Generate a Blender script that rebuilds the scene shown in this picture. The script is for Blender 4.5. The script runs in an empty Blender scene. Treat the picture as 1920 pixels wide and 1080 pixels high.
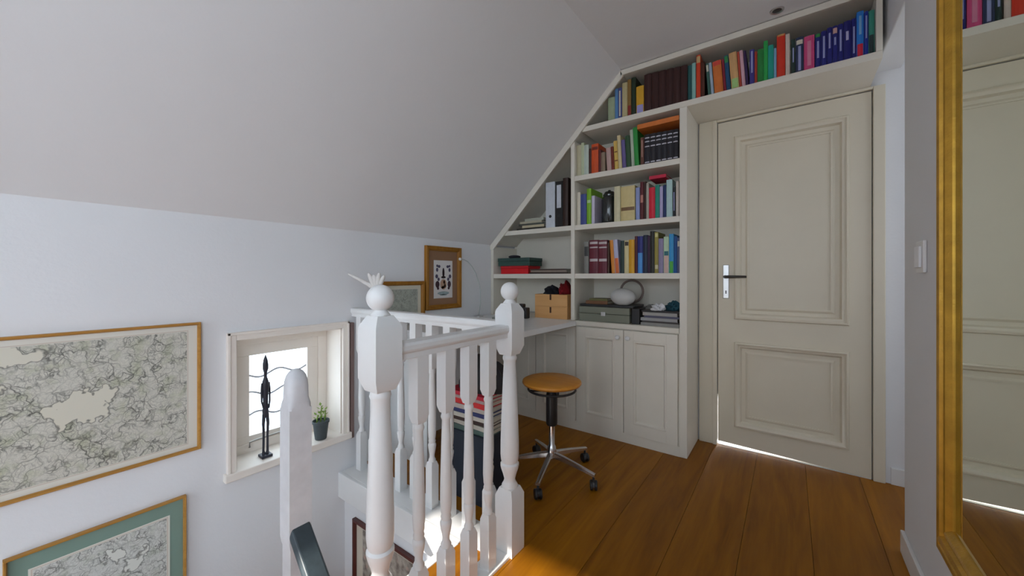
import bpy, bmesh, math, random
from mathutils import Vector, Matrix

random.seed(7)
R = math.radians
S = bpy.context.scene
COL = S.collection

# ------------------------------------------------------------------ camera
FPX, YAW, CH, HOR = 706.0, R(36.4), 1.05, 519.0
cam_d = bpy.data.cameras.new('camera')
cam = bpy.data.objects.new('camera', cam_d)
COL.objects.link(cam)
cam.location = (0, 0, CH)
cam.rotation_euler = (R(90), 0, YAW)
cam_d.sensor_width = 36
cam_d.lens = 36 * FPX / 1920
cam_d.shift_y = (HOR - 540) / 1920
cam_d.clip_start = 0.02
S.camera = cam

# ------------------------------------------------------------------ world, sun, daylight, exposure
w = bpy.data.worlds.new('world')
S.world = w
w.use_nodes = True
wn = w.node_tree
bg = wn.nodes['Background']
bg.inputs[0].default_value = (0.76, 0.88, 1.0, 1)
bg.inputs[1].default_value = 6.0

sun_d = bpy.data.lights.new('sun', 'SUN')
sun_d.energy = 9.0
sun_d.angle = R(0.6)
sun_d.color = (1.0, 0.93, 0.84)
sun = bpy.data.objects.new('sun', sun_d)
COL.objects.link(sun)
sun.rotation_euler = Vector((-0.03, math.cos(R(24)), -math.sin(R(24)))).to_track_quat('-Z', 'Y').to_euler()


def area(name, loc, aim, sx, sy, power, col):
    d = bpy.data.lights.new(name, 'AREA')
    d.shape = 'RECTANGLE'
    d.size, d.size_y = sx, sy
    d.energy = power
    d.color = col
    o = bpy.data.objects.new(name, d)
    COL.objects.link(o)
    o.location = loc
    o.rotation_euler = Vector(aim).to_track_quat('-Z', 'Y').to_euler()
    return o


# daylight from back window, side room and behind the door, plus added fill lights
area('daylight_back_window', (-0.75, -3.12, 1.42), (0, 1, 0), 1.4, 1.0, 7, (0.80, 0.90, 1.0))
area('fill_right_opening', (0.43, -0.95, 1.40), (-1, 0.0, -0.45), 1.3, 1.1, 7, (0.64, 0.81, 1.0))  # unseen light added to brighten the left wall and slope
area('daylight_side_room', (1.30, 2.2, 1.4), (-1, 0, 0), 0.8, 1.2, 5, (0.84, 0.91, 1.0))
area('daylight_bedroom', (0.0, 3.5, 0.9), (0, -1, -0.55), 0.9, 1.2, 90, (0.95, 0.97, 1.0))

area('fill_lower_stairwell', (-1.2, -3.12, -1.0), (0, 1, 0.15), 1.1, 1.0, 9, (0.74, 0.87, 1.0))  # unseen fill added below to brighten the lower left wall

vs = S.view_settings
vs.view_transform = 'Standard'
vs.look = 'None'
vs.gamma = 1
vs.use_curve_mapping = False
vs.exposure = -0.06


# ------------------------------------------------------------------ helpers
def lin(c):
    c = c / 255.0
    return c / 12.92 if c <= 0.04045 else ((c + 0.055) / 1.055) ** 2.4


def srgb(r, g, b):
    return (lin(r), lin(g), lin(b), 1)


def alb(r, g, b, k=1.85):
    """object colour from its look in the dim part of the room"""
    c = [lin(v) * k for v in (r, g, b)]
    q = min(1.0, 0.72 / max(c))
    return tuple(v * q for v in c) + (1,)


_m = {}


def nd(nt, t, **kw):
    n = nt.nodes.new(t)
    for k, v in kw.items():
        if k.startswith('i_'):
            key = k[2:]
            key = int(key) if key.isdigit() else key
            if hasattr(v, 'is_linked') or isinstance(v, bpy.types.NodeSocket):
                nt.links.new(v, n.inputs[key])
            else:
                n.inputs[key].default_value = v
        else:
            setattr(n, k, v)
    return n


def mth(nt, op, a, b=0.0, clamp=False):
    n = nt.nodes.new('ShaderNodeMath')
    n.operation = op
    n.use_clamp = clamp
    for i, v in enumerate((a, b)):
        if isinstance(v, bpy.types.NodeSocket):
            nt.links.new(v, n.inputs[i])
        else:
            n.inputs[i].default_value = v
    return n.outputs[0]


def mixc(nt, f, a, b):
    n = nt.nodes.new('ShaderNodeMix')
    n.data_type = 'RGBA'
    for s, v in ((n.inputs[0], f), (n.inputs[6], a), (n.inputs[7], b)):
        if isinstance(v, bpy.types.NodeSocket):
            nt.links.new(v, s)
        else:
            s.default_value = v
    return n.outputs[2]


def mat(name, col, rough=0.5, metal=0.0, var=0.06, scale=9.0, bump=0.0, bscale=60.0, spec=0.5, coat=0.0):
    if name in _m:
        return _m[name]
    m = bpy.data.materials.new(name)
    m.use_nodes = True
    nt = m.node_tree
    p = nt.nodes['Principled BSDF']
    p.inputs['Roughness'].default_value = rough
    p.inputs['Metallic'].default_value = metal
    p.inputs['Specular IOR Level'].default_value = spec
    p.inputs['Coat Weight'].default_value = coat
    tc = nt.nodes.new('ShaderNodeTexCoord')
    if var > 0:
        nz = nd(nt, 'ShaderNodeTexNoise', i_Vector=tc.outputs['Object'], i_Scale=scale, i_Detail=4.0)
        dk = tuple(c * (1 - var * 2) for c in col[:3]) + (1,)
        lt = tuple(min(1, c * (1 + var)) for c in col[:3]) + (1,)
        nt.links.new(mixc(nt, nz.outputs['Fac'], dk, lt), p.inputs['Base Color'])
    else:
        p.inputs['Base Color'].default_value = col
    if bump > 0:
        b = nd(nt, 'ShaderNodeTexNoise', i_Vector=tc.outputs['Object'], i_Scale=bscale, i_Detail=3.0)
        bn = nd(nt, 'ShaderNodeBump', i_Strength=bump, i_Distance=0.002, i_Height=b.outputs['Fac'])
        nt.links.new(bn.outputs[0], p.inputs['Normal'])
    _m[name] = m
    return m


def bookmat(c):
    c = tuple(c)
    return mat('cloth_%d_%d_%d' % c, alb(*c), rough=0.5, var=0.10, scale=30)


def wood(name, c1, c2, rough=0.42, axis='Y', s=1.0, rnd=0.0, coat=0.0):
    if name in _m:
        return _m[name]
    m = bpy.data.materials.new(name)
    m.use_nodes = True
    nt = m.node_tree
    p = nt.nodes['Principled BSDF']
    p.inputs['Roughness'].default_value = rough
    p.inputs['Coat Weight'].default_value = coat
    p.inputs['Specular IOR Level'].default_value = 0.22
    tc = nt.nodes.new('ShaderNodeTexCoord')
    oi = nt.nodes.new('ShaderNodeObjectInfo')
    mp = nt.nodes.new('ShaderNodeMapping')
    sc = {'X': (1.2, 14, 14), 'Y': (14, 1.2, 14), 'Z': (14, 14, 1.2)}[axis]
    mp.inputs['Scale'].default_value = tuple(v * s for v in sc)
    nt.links.new(tc.outputs['Object'], mp.inputs['Vector'])
    off = nt.nodes.new('ShaderNodeVectorMath')
    off.operation = 'ADD'
    nt.links.new(mp.outputs[0], off.inputs[0])
    cx = nt.nodes.new('ShaderNodeCombineXYZ')
    r9 = mth(nt, 'MULTIPLY', oi.outputs['Random'], 37.0)
    for i in range(3):
        nt.links.new(r9, cx.inputs[i])
    nt.links.new(cx.outputs[0], off.inputs[1])
    n1 = nd(nt, 'ShaderNodeTexNoise', i_Vector=off.outputs[0], i_Scale=1.0, i_Detail=6.0, i_Roughness=0.6, i_Distortion=1.2)
    n2 = nd(nt, 'ShaderNodeTexNoise', i_Vector=off.outputs[0], i_Scale=5.0, i_Detail=3.0)
    f = mth(nt, 'ADD', mth(nt, 'MULTIPLY', n1.outputs['Fac'], 1.3), mth(nt, 'MULTIPLY', n2.outputs['Fac'], 0.35))
    f = mth(nt, 'SUBTRACT', f, 0.33)
    if rnd:
        f = mth(nt, 'ADD', f, mth(nt, 'MULTIPLY', mth(nt, 'SUBTRACT', oi.outputs['Random'], 0.5), rnd))
    f = mth(nt, 'MAXIMUM', mth(nt, 'MINIMUM', f, 1.0), 0.0)
    nt.links.new(mixc(nt, f, c1, c2), p.inputs['Base Color'])
    bn = nd(nt, 'ShaderNodeBump', i_Strength=0.15, i_Distance=0.001, i_Height=n2.outputs['Fac'])
    nt.links.new(bn.outputs[0], p.inputs['Normal'])
    _m[name] = m
    return m


class MB:
    def __init__(self):
        self.v, self.f = [], []

    def add(self, vs, fs):
        k = len(self.v)
        self.v += [tuple(a) for a in vs]
        self.f += [[i + k for i in q] for q in fs]
        return self

    def box(self, x0, x1, y0, y1, z0, z1):
        return self.add([(x0, y0, z0), (x1, y0, z0), (x1, y1, z0), (x0, y1, z0),
                         (x0, y0, z1), (x1, y0, z1), (x1, y1, z1), (x0, y1, z1)],
                        [(3, 2, 1, 0), (4, 5, 6, 7), (0, 1, 5, 4), (1, 2, 6, 5), (2, 3, 7, 6), (3, 0, 4, 7)])

    def prism(self, poly, axis, a, b):
        """poly: 2-D outline in the two other axes (in xyz order), extruded a..b"""
        n = len(poly)
        vs = []
        for t in (a, b):
            for p in poly:
                q = list(p)
                q.insert(axis, t)
                vs.append(q)
        fs = [list(range(n))[::-1], list(range(n, 2 * n))]
        fs += [(i, (i + 1) % n, n + (i + 1) % n, n + i) for i in range(n)]
        return self.add(vs, fs)

    def rings(self, rings, cap=True, loop=False):
        n = len(rings[0])
        vs = [p for r in rings for p in r]
        fs = []
        m = len(rings)
        for j in range(m if loop else m - 1):
            k = (j + 1) % m
            for i in range(n):
                fs.append((j * n + i, j * n + (i + 1) % n, k * n + (i + 1) % n, k * n + i))
        if cap and not loop:
            fs += [list(range(n))[::-1], list(range((m - 1) * n, m * n))]
        return self.add(vs, fs)

    def lathe(self, prof, cx=0, cy=0, seg=20, cz=0):
        """prof: list of (r, z)"""
        rs = []
        for r, z in prof:
            r = max(r, 0.0004)
            rs.append([(cx + r * math.cos(2 * math.pi * i / seg), cy + r * math.sin(2 * math.pi * i / seg), cz + z) for i in range(seg)])
        return self.rings(rs)

    def sq(self, prof, cx=0, cy=0):
        """square section loft: list of (half width, z)"""
        rs = [[(cx - h, cy - h, z), (cx + h, cy - h, z), (cx + h, cy + h, z), (cx - h, cy + h, z)] for h, z in prof]
        return self.rings(rs)

    def tube(self, path, r, seg=8, closed=False):
        pts = [Vector(p) for p in path]
        rs = []
        n = len(pts)
        up = Vector((0.13, 0.21, 0.97))
        for i, p in enumerate(pts):
            if closed:
                t = pts[(i + 1) % n] - pts[i - 1]
            else:
                t = pts[min(i + 1, n - 1)] - pts[max(i - 1, 0)]
            t.normalize()
            a = t.cross(up)
            if a.length < 0.05:
                a = t.cross(Vector((1, 0, 0)))
            a.normalize()
            b = t.cross(a)
            rr = r[i] if isinstance(r, (list, tuple)) else r
            rs.append([p + a * rr * math.cos(2 * math.pi * k / seg) + b * rr * math.sin(2 * math.pi * k / seg) for k in range(seg)])
        return self.rings(rs, loop=closed)

    def ball(self, c, rx, ry=None, rz=None, seg=16, rows=10):
        ry = ry or rx
        rz = rz or rx
        rs = []
        for j in range(rows + 1):
            a = -math.pi / 2 + math.pi * j / rows
            q = max(math.cos(a), 0.01)
            rs.append([(c[0] + rx * q * math.cos(2 * math.pi * i / seg), c[1] + ry * q * math.sin(2 * math.pi * i / seg), c[2] + rz * math.sin(a)) for i in range(seg)])
        return self.rings(rs)

    def mesh(self, name, m=None, smooth=False):
        me = bpy.data.meshes.new(name)
        me.from_pydata([tuple(v) for v in self.v], [], [list(f) for f in self.f])
        bm = bmesh.new()
        bm.from_mesh(me)
        bmesh.ops.recalc_face_normals(bm, faces=bm.faces)
        bm.to_mesh(me)
        bm.free()
        if m:
            me.materials.append(m)
        if smooth:
            me.polygons.foreach_set('use_smooth', [True] * len(me.polygons))
            try:
                me.set_sharp_from_angle(angle=R(38))
            except Exception:
                pass
        me.update()
        return me

    def build(self, name, m=None, parent=None, bevel=0.0, smooth=False, loc=(0, 0, 0), seg=2):
        return link(name, self.mesh(name, m, smooth), parent, loc, bevel, seg)


def link(name, me, parent=None, loc=(0, 0, 0), bevel=0.0, seg=2):
    o = bpy.data.objects.new(name, me)
    COL.objects.link(o)
    o.location = loc
    if parent:
        o.parent = parent
    if bevel:
        b = o.modifiers.new('bevel', 'BEVEL')
        b.width = bevel
        b.segments = seg
        b.limit_method = 'ANGLE'
        b.angle_limit = R(40)
    return o


def box(name, b, m, parent=None, bevel=0.0, loc=(0, 0, 0)):
    return MB().box(*b).build(name, m, parent, bevel, loc=loc)


def tag(o, label, cat=None, group=None, kind=None):
    o['label'] = label
    if cat:
        o['category'] = cat
    if group:
        o['group'] = group
    if kind:
        o['kind'] = kind
    return o


def thing(name, label, cat, loc=(0, 0, 0), group=None, rz=0.0):
    o = bpy.data.objects.new(name, None)
    COL.objects.link(o)
    o.empty_display_size = 0.05
    o.location = loc
    o.rotation_euler = (0, 0, rz)
    return tag(o, label, cat, group)


# pixel of the 1920 x 1080 photograph -> point on a plane of the room (used for measuring positions)
sY, cY = math.sin(YAW), math.cos(YAW)


def onY(u, v, Y):
    t = (u - 960) / FPX
    k = Y / (cY + sY * t)
    return (-sY + cY * t) * k, CH - (v - HOR) / FPX * k


# ------------------------------------------------------------------ materials
M_wall = mat('wall_paint', (0.80, 0.80, 0.81, 1), 0.75, var=0.02, scale=3, bump=0.25, bscale=90)
M_ceil = mat('ceiling_paint', (0.80, 0.79, 0.79, 1), 0.8, var=0.02, scale=2, bump=0.2, bscale=70)
M_trim = mat('white_gloss_paint', (0.82, 0.82, 0.81, 1), 0.32, var=0.03, scale=14, bump=0.06, bscale=120)
M_case = mat('bookcase_paint', (0.80, 0.75, 0.65, 1), 0.42, var=0.03, scale=8, bump=0.05)
M_door = mat('door_paint', (0.75, 0.68, 0.54, 1), 0.40, var=0.03, scale=5, bump=0.05)
M_cream = mat('window_paint', (0.88, 0.81, 0.73, 1), 0.4, var=0.03)
M_floor = wood('oak_plank', srgb(112, 62, 2), srgb(176, 114, 18), 0.42, 'Y', 1.0, rnd=0.35)
M_gap = mat('floor_joint', srgb(92, 54, 10), 0.8, var=0.1)
M_gold = mat('gold_leaf', srgb(206, 158, 56), 0.36, 0.55, var=0.25, scale=22, bump=0.4, bscale=150)
M_steel = mat('chrome', (0.72, 0.72, 0.74, 1), 0.22, 1.0, var=0.02)
M_alu = mat('satin_metal', (0.66, 0.66, 0.66, 1), 0.35, 0.9, var=0.03)
M_black = mat('black_plastic', (0.018, 0.018, 0.02, 1), 0.45, var=0.1)
M_page = mat('paper', (0.70, 0.66, 0.55, 1), 0.85, var=0.08, scale=60)
M_frame_oak = wood('frame_oak', srgb(158, 108, 46), srgb(196, 146, 74), 0.4, 'Y', 3.0)
M_frame_brown = wood('frame_brown', srgb(128, 80, 20), srgb(176, 122, 44), 0.38, 'Z', 3.0)
M_seat = wood('stool_beech', srgb(190, 118, 34), srgb(226, 158, 66), 0.35, 'X', 1.2)
M_boxwood = wood('box_beech', srgb(214, 156, 96), srgb(232, 182, 124), 0.5, 'X', 2.0)
M_mirror = mat('mirror_silver', (0.80, 0.84, 0.77, 1), 0.015, 1.0, var=0.0)

# ------------------------------------------------------------------ room shell
KX, KZ = -1.94, 1.305        # left knee wall and its height
CX, CZ = -0.86, 2.362        # where the slope meets the flat ceiling
SL = (CZ - KZ) / (CX - KX)
RX = 0.352                   # right wall
BY = 2.68                    # wall with the door
YB = -3.2                    # wall behind the camera
WX = -1.05                   # floor edge at the stairwell
WY = 1.085                   # far edge of the stairwell
LOW = -2.6


def zs(x):
    return KZ + (x - KX) * SL


# window opening in the left wall
wy0, wy1, wz0, wz1 = 0.604, 1.086, 0.205, 0.775
b = MB()
b.box(KX - 0.22, KX, YB, wy0, LOW, KZ)
b.box(KX - 0.22, KX, wy1, BY + 0.1, LOW, KZ)
b.box(KX - 0.22, KX, wy0, wy1, LOW, wz0)
b.box(KX - 0.22, KX, wy0, wy1, wz1, KZ)
tag(b.build('wall_left', M_wall), 'white painted knee wall with maps, running down the stairwell', 'wall', kind='structure')

# sloping ceiling
n = Vector((-SL, 0, 1)).normalized() * 0.14


def slope_slab(m, x0, x1, y0, y1):
    p = [(x0, zs(x0)), (x1, zs(x1)), (x1 + n.x, zs(x1) + n.z), (x0 + n.x, zs(x0) + n.z)]
    m.prism([(q[0], q[1]) for q in p], 1, y0, y1)


b = MB()
slope_slab(b, KX, CX, YB, BY + 0.1)
tag(b.build('ceiling_slope', M_ceil), 'large white sloping ceiling above the stairwell', 'ceiling', kind='structure')
b = MB().box(CX, 1.5, YB, 4.2, CZ, CZ + 0.14)
tag(b.build('ceiling', M_ceil), 'flat white ceiling strip in front of the bookcase', 'ceiling', kind='structure')

# wall with the door (opening) behind the bookcase
dx0, dx1, dz = -0.362, 0.342, 2.012
b = MB()
b.box(KX - 0.22, dx0 - 0.005, BY, BY + 0.1, LOW, CZ)
b.box(dx0 - 0.005, dx1 + 0.005, BY, BY + 0.1, dz + 0.006, CZ)
b.box(dx1 + 0.005, 1.5, BY, BY + 0.1, LOW, CZ)
b.box(dx0 - 0.005, dx1 + 0.005, BY, BY + 0.1, LOW, -0.02)
tag(b.build('wall_back', M_wall), 'white wall holding the cream door behind the bookcase', 'wall', kind='structure')

# right wall with opening to a side room
b = MB()
b.box(RX, RX + 0.1, YB, -1.6, 0.0, CZ).box(RX, RX + 0.1, -0.3, 2.04, 0.0, CZ)
b.box(RX, RX + 0.1, -1.6, -0.3, 0.0, 0.85).box(RX, RX + 0.1, -1.6, -0.3, 1.95, CZ)  # opening behind the view added for the right fill light
b.box(RX, RX + 0.1, 2.04, BY, 2.10, CZ)
tag(b.build('wall_right', M_wall, bevel=0.004), 'white wall carrying the gold-framed mirror', 'wall', kind='structure')
b = MB()
b.box(1.4, 1.5, 1.5, BY, 0, CZ)
b.box(RX + 0.1, 1.4, 1.5, 1.6, 0, CZ)
tag(b.build('wall_side_room', M_wall), 'white walls of the side room beyond the opening', 'wall', kind='structure')

# wall behind the camera with a window
b = MB()
bx0, bx1, bz0, bz1 = -1.16, -0.05, 0.90, 2.02
b.box(KX, bx0, YB - 0.1, YB, LOW, CZ + 0.1)
b.box(bx1, RX + 0.1, YB - 0.1, YB, LOW, CZ + 0.1)
b.box(bx0, bx1, YB - 0.1, YB, LOW, -1.5).box(bx0, bx1, YB - 0.1, YB, -0.5, bz0)  # lower gap added so the fill light reaches the stairwell
b.box(bx0, bx1, YB - 0.1, YB, bz1, CZ + 0.1)
tag(b.build('wall_front', M_wall), 'white wall with a wide window behind the viewpoint', 'wall', kind='structure')
wf = MB()
wf.box(bx0, bx1, YB - 0.07, YB - 0.02, bz0, bz0 + 0.04).box(bx0, bx1, YB - 0.07, YB - 0.02, bz1 - 0.04, bz1)
wf.box(bx0, bx0 + 0.04, YB - 0.07, YB - 0.02, bz0, bz1).box(bx1 - 0.04, bx1, YB - 0.07, YB - 0.02, bz0, bz1)
tag(MB().box(RX + 0.02, RX + 0.07, -1.6, -1.56, 0.85, 1.95).box(RX + 0.02, RX + 0.07, -0.34, -0.3, 0.85, 1.95).box(RX + 0.02, RX + 0.07, -1.56, -0.34, 0.85, 0.89).box(RX + 0.02, RX + 0.07, -1.56, -0.34, 1.91, 1.95).build('added_light_frame', M_trim), 'white frame of the added light opening in the right wall behind the viewpoint', 'window', kind='structure')  # unseen frame round the opening added for the right fill
tag(wf.build('window_2', M_trim), 'wide white window frame behind the viewpoint', 'window', kind='structure')

# bedroom behind the door (only its light is seen under the door)
b = MB()
b.box(-1.0, 1.0, BY + 0.1, 4.2, -0.1, -0.002)
b.box(-1.1, -1.0, BY + 0.1, 4.2, 0, CZ).box(1.0, 1.1, BY + 0.1, 4.2, 0, CZ).box(-1.1, 1.1, 4.2, 4.3, 0, CZ)
tag(b.build('wall_bedroom', M_wall), 'pale bright room behind the cream door', 'wall', kind='structure')

# floor: slab with oak planks on it
b = MB()
b.box(WX, RX + 1.1, YB, WY, -0.12, -0.014)
b.box(KX, RX + 1.1, WY, BY + 0.1, -0.12, -0.014)
fl = tag(b.build('floor', M_gap), 'oak plank floor of the landing', 'floor', kind='structure')
xs = [-1.94, -1.722, -1.498, -1.274, -1.05, -0.828, -0.602, -0.378, -0.154, 0.070, 0.294, 0.518, 0.742, 0.966, 1.19, 1.42]
g = 0.0006
for i in range(len(xs) - 1):
    y0 = YB if xs[i] >= WX - 0.01 else WY
    cuts = [y0, BY + 0.0]
    if i % 3 == 0 and y0 < 0:
        cuts = [y0, -0.9, BY]
    elif i % 3 == 1 and y0 < 0:
        cuts = [y0, 0.42, BY]
    elif i % 3 == 2 and y0 < 0:
        cuts = [y0, -1.6, BY]
    if xs[i] >= 0.29:
        cuts = [1.6, BY] if xs[i] > 0.3 else cuts
    for a, c in zip(cuts[:-1], cuts[1:]):
        x0, x1 = xs[i] + g, xs[i + 1] - g
        mid = ((x0 + x1) / 2, (a + c) / 2)
        box('plank', (x0 - mid[0], x1 - mid[0], a + g - mid[1], c - g - mid[1], -0.014, 0.0), M_floor, fl, 0.0008, loc=(mid[0], mid[1], 0))

# white boards round the stairwell
b = MB().box(WX - 0.018, WX, YB, WY, -0.125, -0.002).box(WX - 0.03, WX + 0.004, YB, WY - 0.02, -0.016, 0.004)
tag(b.build('trim_1', M_trim, bevel=0.002), 'white nosing board along the floor edge under the near balusters', 'trim', kind='structure')
b = MB().box(KX, WX, WY - 0.018, WY, -0.125, 0.006).box(KX, -0.93, WY, WY + 0.13, 0.0, 0.006)
tag(b.build('trim_2', M_trim, bevel=0.003), 'white fascia and kerb under the far balusters', 'trim', kind='structure')

# lower part of the stairwell
b = MB().box(KX, 1.5, WY + 0.02, WY + 0.1, LOW, -0.12)
tag(b.build('wall_stairwell', M_wall), 'white stairwell wall below the far balusters', 'wall', kind='structure')
b = MB().box(KX, 1.5, YB, WY + 0.02, LOW - 0.1, LOW)
tag(b.build('floor_lower', M_floor), 'wooden floor at the foot of the stairs', 'floor', kind='structure')
b = MB().box(1.4, 1.5, YB, WY, LOW, -0.12)
tag(b.build('wall_lower', M_wall), 'white wall on the storey below', 'wall', kind='structure')

# baseboards
b = MB().box(RX - 0.012, RX, -3.1, 2.04, 0, 0.085)
tag(b.build('baseboard_right', M_trim, bevel=0.003), 'white skirting board below the mirror', 'baseboard', kind='structure')
b = MB().box(RX + 0.06, 1.4, BY - 0.012, BY, 0, 0.085)
tag(b.build('baseboard_back', M_trim, bevel=0.003), 'white skirting board beyond the side opening', 'baseboard', kind='structure')

# ------------------------------------------------------------------ door
dY = BY - 0.005
door = bpy.data.objects.new('door_1', None)
COL.objects.link(door)
door.location = (0, dY, 0)
tag(door, 'cream two-panel door with a metal lever handle, right of the bookcase', 'door', kind='structure')
gl, gr = 0.022, 0.003     # the gap under the door tapers
sx0, sx1 = -0.268, 0.250
pz = [(0.135, 0.645), (0.795, 1.905)]


def gz(x):
    return gl + (gr - gl) * (x - dx0) / (dx1 - dx0)


b = MB()
b.prism([(dx0, gz(dx0)), (sx0, gz(sx0)), (sx0, dz), (dx0, dz)], 1, 0, 0.04)
b.prism([(sx1, gz(sx1)), (dx1, gz(dx1)), (dx1, dz), (sx1, dz)], 1, 0, 0.04)
b.prism([(sx0, gz(sx0)), (sx1, gz(sx1)), (sx1, pz[0][0]), (sx0, pz[0][0])], 1, 0, 0.04)
b.box(sx0, sx1, 0, 0.04, pz[0][1], pz[1][0]).box(sx0, sx1, 0, 0.04, pz[1][1], dz)
b.build('door_frame', M_door, door)


def mould(x0, x1, z0, z1, prof):
    """picture-frame moulding: prof = list of (inset, y), mitred"""
    m = MB()
    rs = []
    for (x, z, ax, az) in ((x0, z0, 1, 1), (x1, z0, -1, 1), (x1, z1, -1, -1), (x0, z1, 1, -1)):
        rs.append([(x + ax * i, y, z + az * i) for i, y in prof])
    return m.rings(rs, loop=True)


for z0, z1 in pz:
    MB().box(sx0, sx1, 0.014, 0.028, z0, z1).build('panel', M_door, door)
    mould(sx0 - 0.006, sx1 + 0.006, z0 - 0.006, z1 + 0.006, [(0, -0.002), (0.004, -0.011), (0.012, -0.013), (0.020, -0.006), (0.030, -0.004), (0.038, 0.014), (0.0, 0.014)]).build('moulding', M_door, door, smooth=True)
    mould(sx0 + 0.05, sx1 - 0.05, z0 + 0.05, z1 - 0.05, [(0, 0.0145), (0.012, 0.008), (0.02, 0.008), (0.02, 0.0145)]).build('moulding', M_door, door)
# handle
hx, hz = -0.318, 1.02
h = MB()
h.box(hx - 0.017, hx + 0.017, -0.007, 0.0, hz - 0.105, hz + 0.105)
hp = h.build('handle', M_alu, door, bevel=0.004)
lev = MB().lathe([(0.010, 0), (0.010, 0.05)], 0, 0, 14)
lev.v = [(hx + x, -0.004 - z, hz + 0.03 + y) for x, y, z in lev.v]
lev.tube([(hx, -0.046, hz + 0.03), (hx + 0.02, -0.05, hz + 0.03), (hx + 0.06, -0.05, hz + 0.03), (hx + 0.112, -0.047, hz + 0.03)], [0.009, 0.009, 0.008, 0.007], 10)
lev.build('lever', mat('dark_lever', (0.03, 0.025, 0.02, 1), 0.3, 0.3, var=0.05), hp, smooth=True)
k = MB().box(hx - 0.003, hx + 0.003, -0.0085, -0.006, hz - 0.075, hz - 0.055)
k.build('keyhole', M_black, hp)
# stops behind the door
MB().box(dx0 - 0.005, dx0 + 0.012, 0.0415, 0.06, 0.30, dz).box(dx1 - 0.012, dx1 + 0.005, 0.0415, 0.06, 0.0, dz).box(dx0, dx1, 0.0415, 0.06, dz - 0.012, dz + 0.006).build('door_stop', M_door, door)
# casing and threshold
cs = MB()
cs.box(-0.468, dx0 - 0.004, BY - 0.022, BY, 0, 2.03).box(-0.39, dx0 - 0.004, BY - 0.03, BY - 0.02, 0, 2.03)
cs.box(dx1 + 0.004, dx1 + 0.05, BY - 0.022, BY, 0, 2.03)
cs.box(dx0 - 0.004, dx1 + 0.004, BY - 0.022, BY, dz + 0.005, 2.03)
tag(cs.build('trim_3', M_door, bevel=0.003), 'cream casing round the two-panel door', 'trim', kind='structure')
th = MB().box(dx0, dx1, BY - 0.006, BY + 0.1, -0.014, 0.002)
tag(th.build('trim_4', mat('pale_threshold', (0.8, 0.8, 0.8, 1), 0.6, var=0.03)), 'pale threshold strip under the cream door', 'trim', kind='structure')

# ------------------------------------------------------------------ small window in the left wall
win = bpy.data.objects.new('window_1', None)
COL.objects.link(win)
win.location = (KX, 0, 0)
tag(win, 'small bright window in a deep cream reveal in the stairwell wall', 'window', kind='structure')
cw = 0.034
b = MB()
b.box(0, 0.016, wy0 - cw, wy0, wz0 - 0.012, wz1 + cw).box(0, 0.016, wy1, wy1 + cw, wz0 - 0.012, wz1 + cw).box(0, 0.016, wy0, wy1, wz1, wz1 + cw)
b.box(0.016, 0.022, wy0 - cw, wy0 - cw + 0.012, wz0 - 0.012, wz1 + cw).box(0.016, 0.022, wy1 + cw - 0.012, wy1 + cw, wz0 - 0.012, wz1 + cw).box(0.016, 0.022, wy0 - cw, wy1 + cw, wz1 + cw - 0.012, wz1 + cw)
b.build('casing', M_cream, win, bevel=0.002)
b = MB().box(-0.20, 0.03, wy0 - cw - 0.01, wy1 + cw + 0.01, wz0 - 0.03, wz0 + 0.004)
b.build('sill', M_cream, win, bevel=0.004)
b = MB()  # reveal lining
b.box(-0.20, 0.0, wy0 - 0.001, wy0 + 0.006, wz0, wz1).box(-0.20, 0.0, wy1 - 0.006, wy1 + 0.001, wz0, wz1).box(-0.20, 0.0, wy0, wy1, wz1 - 0.006, wz1 + 0.001)
b.build('reveal', M_cream, win)


def rect(m, y0, y1, z0, z1, t, x0, x1):
    m.box(x0, x1, y0, y1, z0, z0 + t).box(x0, x1, y0, y1, z1 - t, z1).box(x0, x1, y0, y0 + t, z0 + t, z1 - t).box(x0, x1, y1 - t, y1, z0 + t, z1 - t)
    return m


rect(MB(), wy0 + 0.006, wy1 - 0.006, wz0, wz1 - 0.006, 0.045, -0.20, -0.145).build('outer_frame', M_cream, win, bevel=0.002)
sash = rect(MB(), wy0 + 0.050, wy1 - 0.050, wz0 + 0.022, wz1 - 0.050, 0.056, -0.195, -0.155).build('sash', M_cream, win, bevel=0.002)
gm = bpy.data.materials.new('window_glass')
gm.use_nodes = True
nt = gm.node_tree
nt.nodes.remove(nt.nodes['Principled BSDF'])
gx = nd(nt, 'ShaderNodeMixShader', i_0=0.06)
tr = nd(nt, 'ShaderNodeBsdfTransparent', i_Color=(0.95, 0.97, 0.98, 1))
gls = nd(nt, 'ShaderNodeBsdfGlossy', i_Roughness=0.05)
nt.links.new(tr.outputs[0], gx.inputs[1])
nt.links.new(gls.outputs[0], gx.inputs[2])
nt.links.new(gx.outputs[0], nt.nodes['Material Output'].inputs[0])
gy0, gy1, gz0, gz1 = wy0 + 0.104, wy1 - 0.104, wz0 + 0.076, wz1 - 0.104
box('pane', (-0.181, -0.177, gy0, gy1, gz0, gz1), gm, sash)
M_lead = mat('lead_came', (0.42, 0.42, 0.45, 1), 0.5, 0.2, var=0.05)
for q, zz in enumerate((0.24, 0.50, 0.74)):
    zc = gz0 + (gz1 - gz0) * zz
    pts = [(-0.172, gy0 + (gy1 - gy0) * i / 24, zc + 0.014 * math.sin(2 * math.pi * (i / 24 * 1.6) + q * 1.4)) for i in range(25)]
    MB().tube(pts, 0.005, 6).build('lead_bar', M_lead, sash, smooth=True)
lt = MB().tube([(-0.135, wy0 + 0.10, wz0 + 0.03), (-0.135, wy0 + 0.10, wz0 + 0.055), (-0.135, wy0 + 0.13, wz0 + 0.058), (-0.14, wy0 + 0.32, wz0 + 0.062)], 0.0045, 8)
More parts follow.
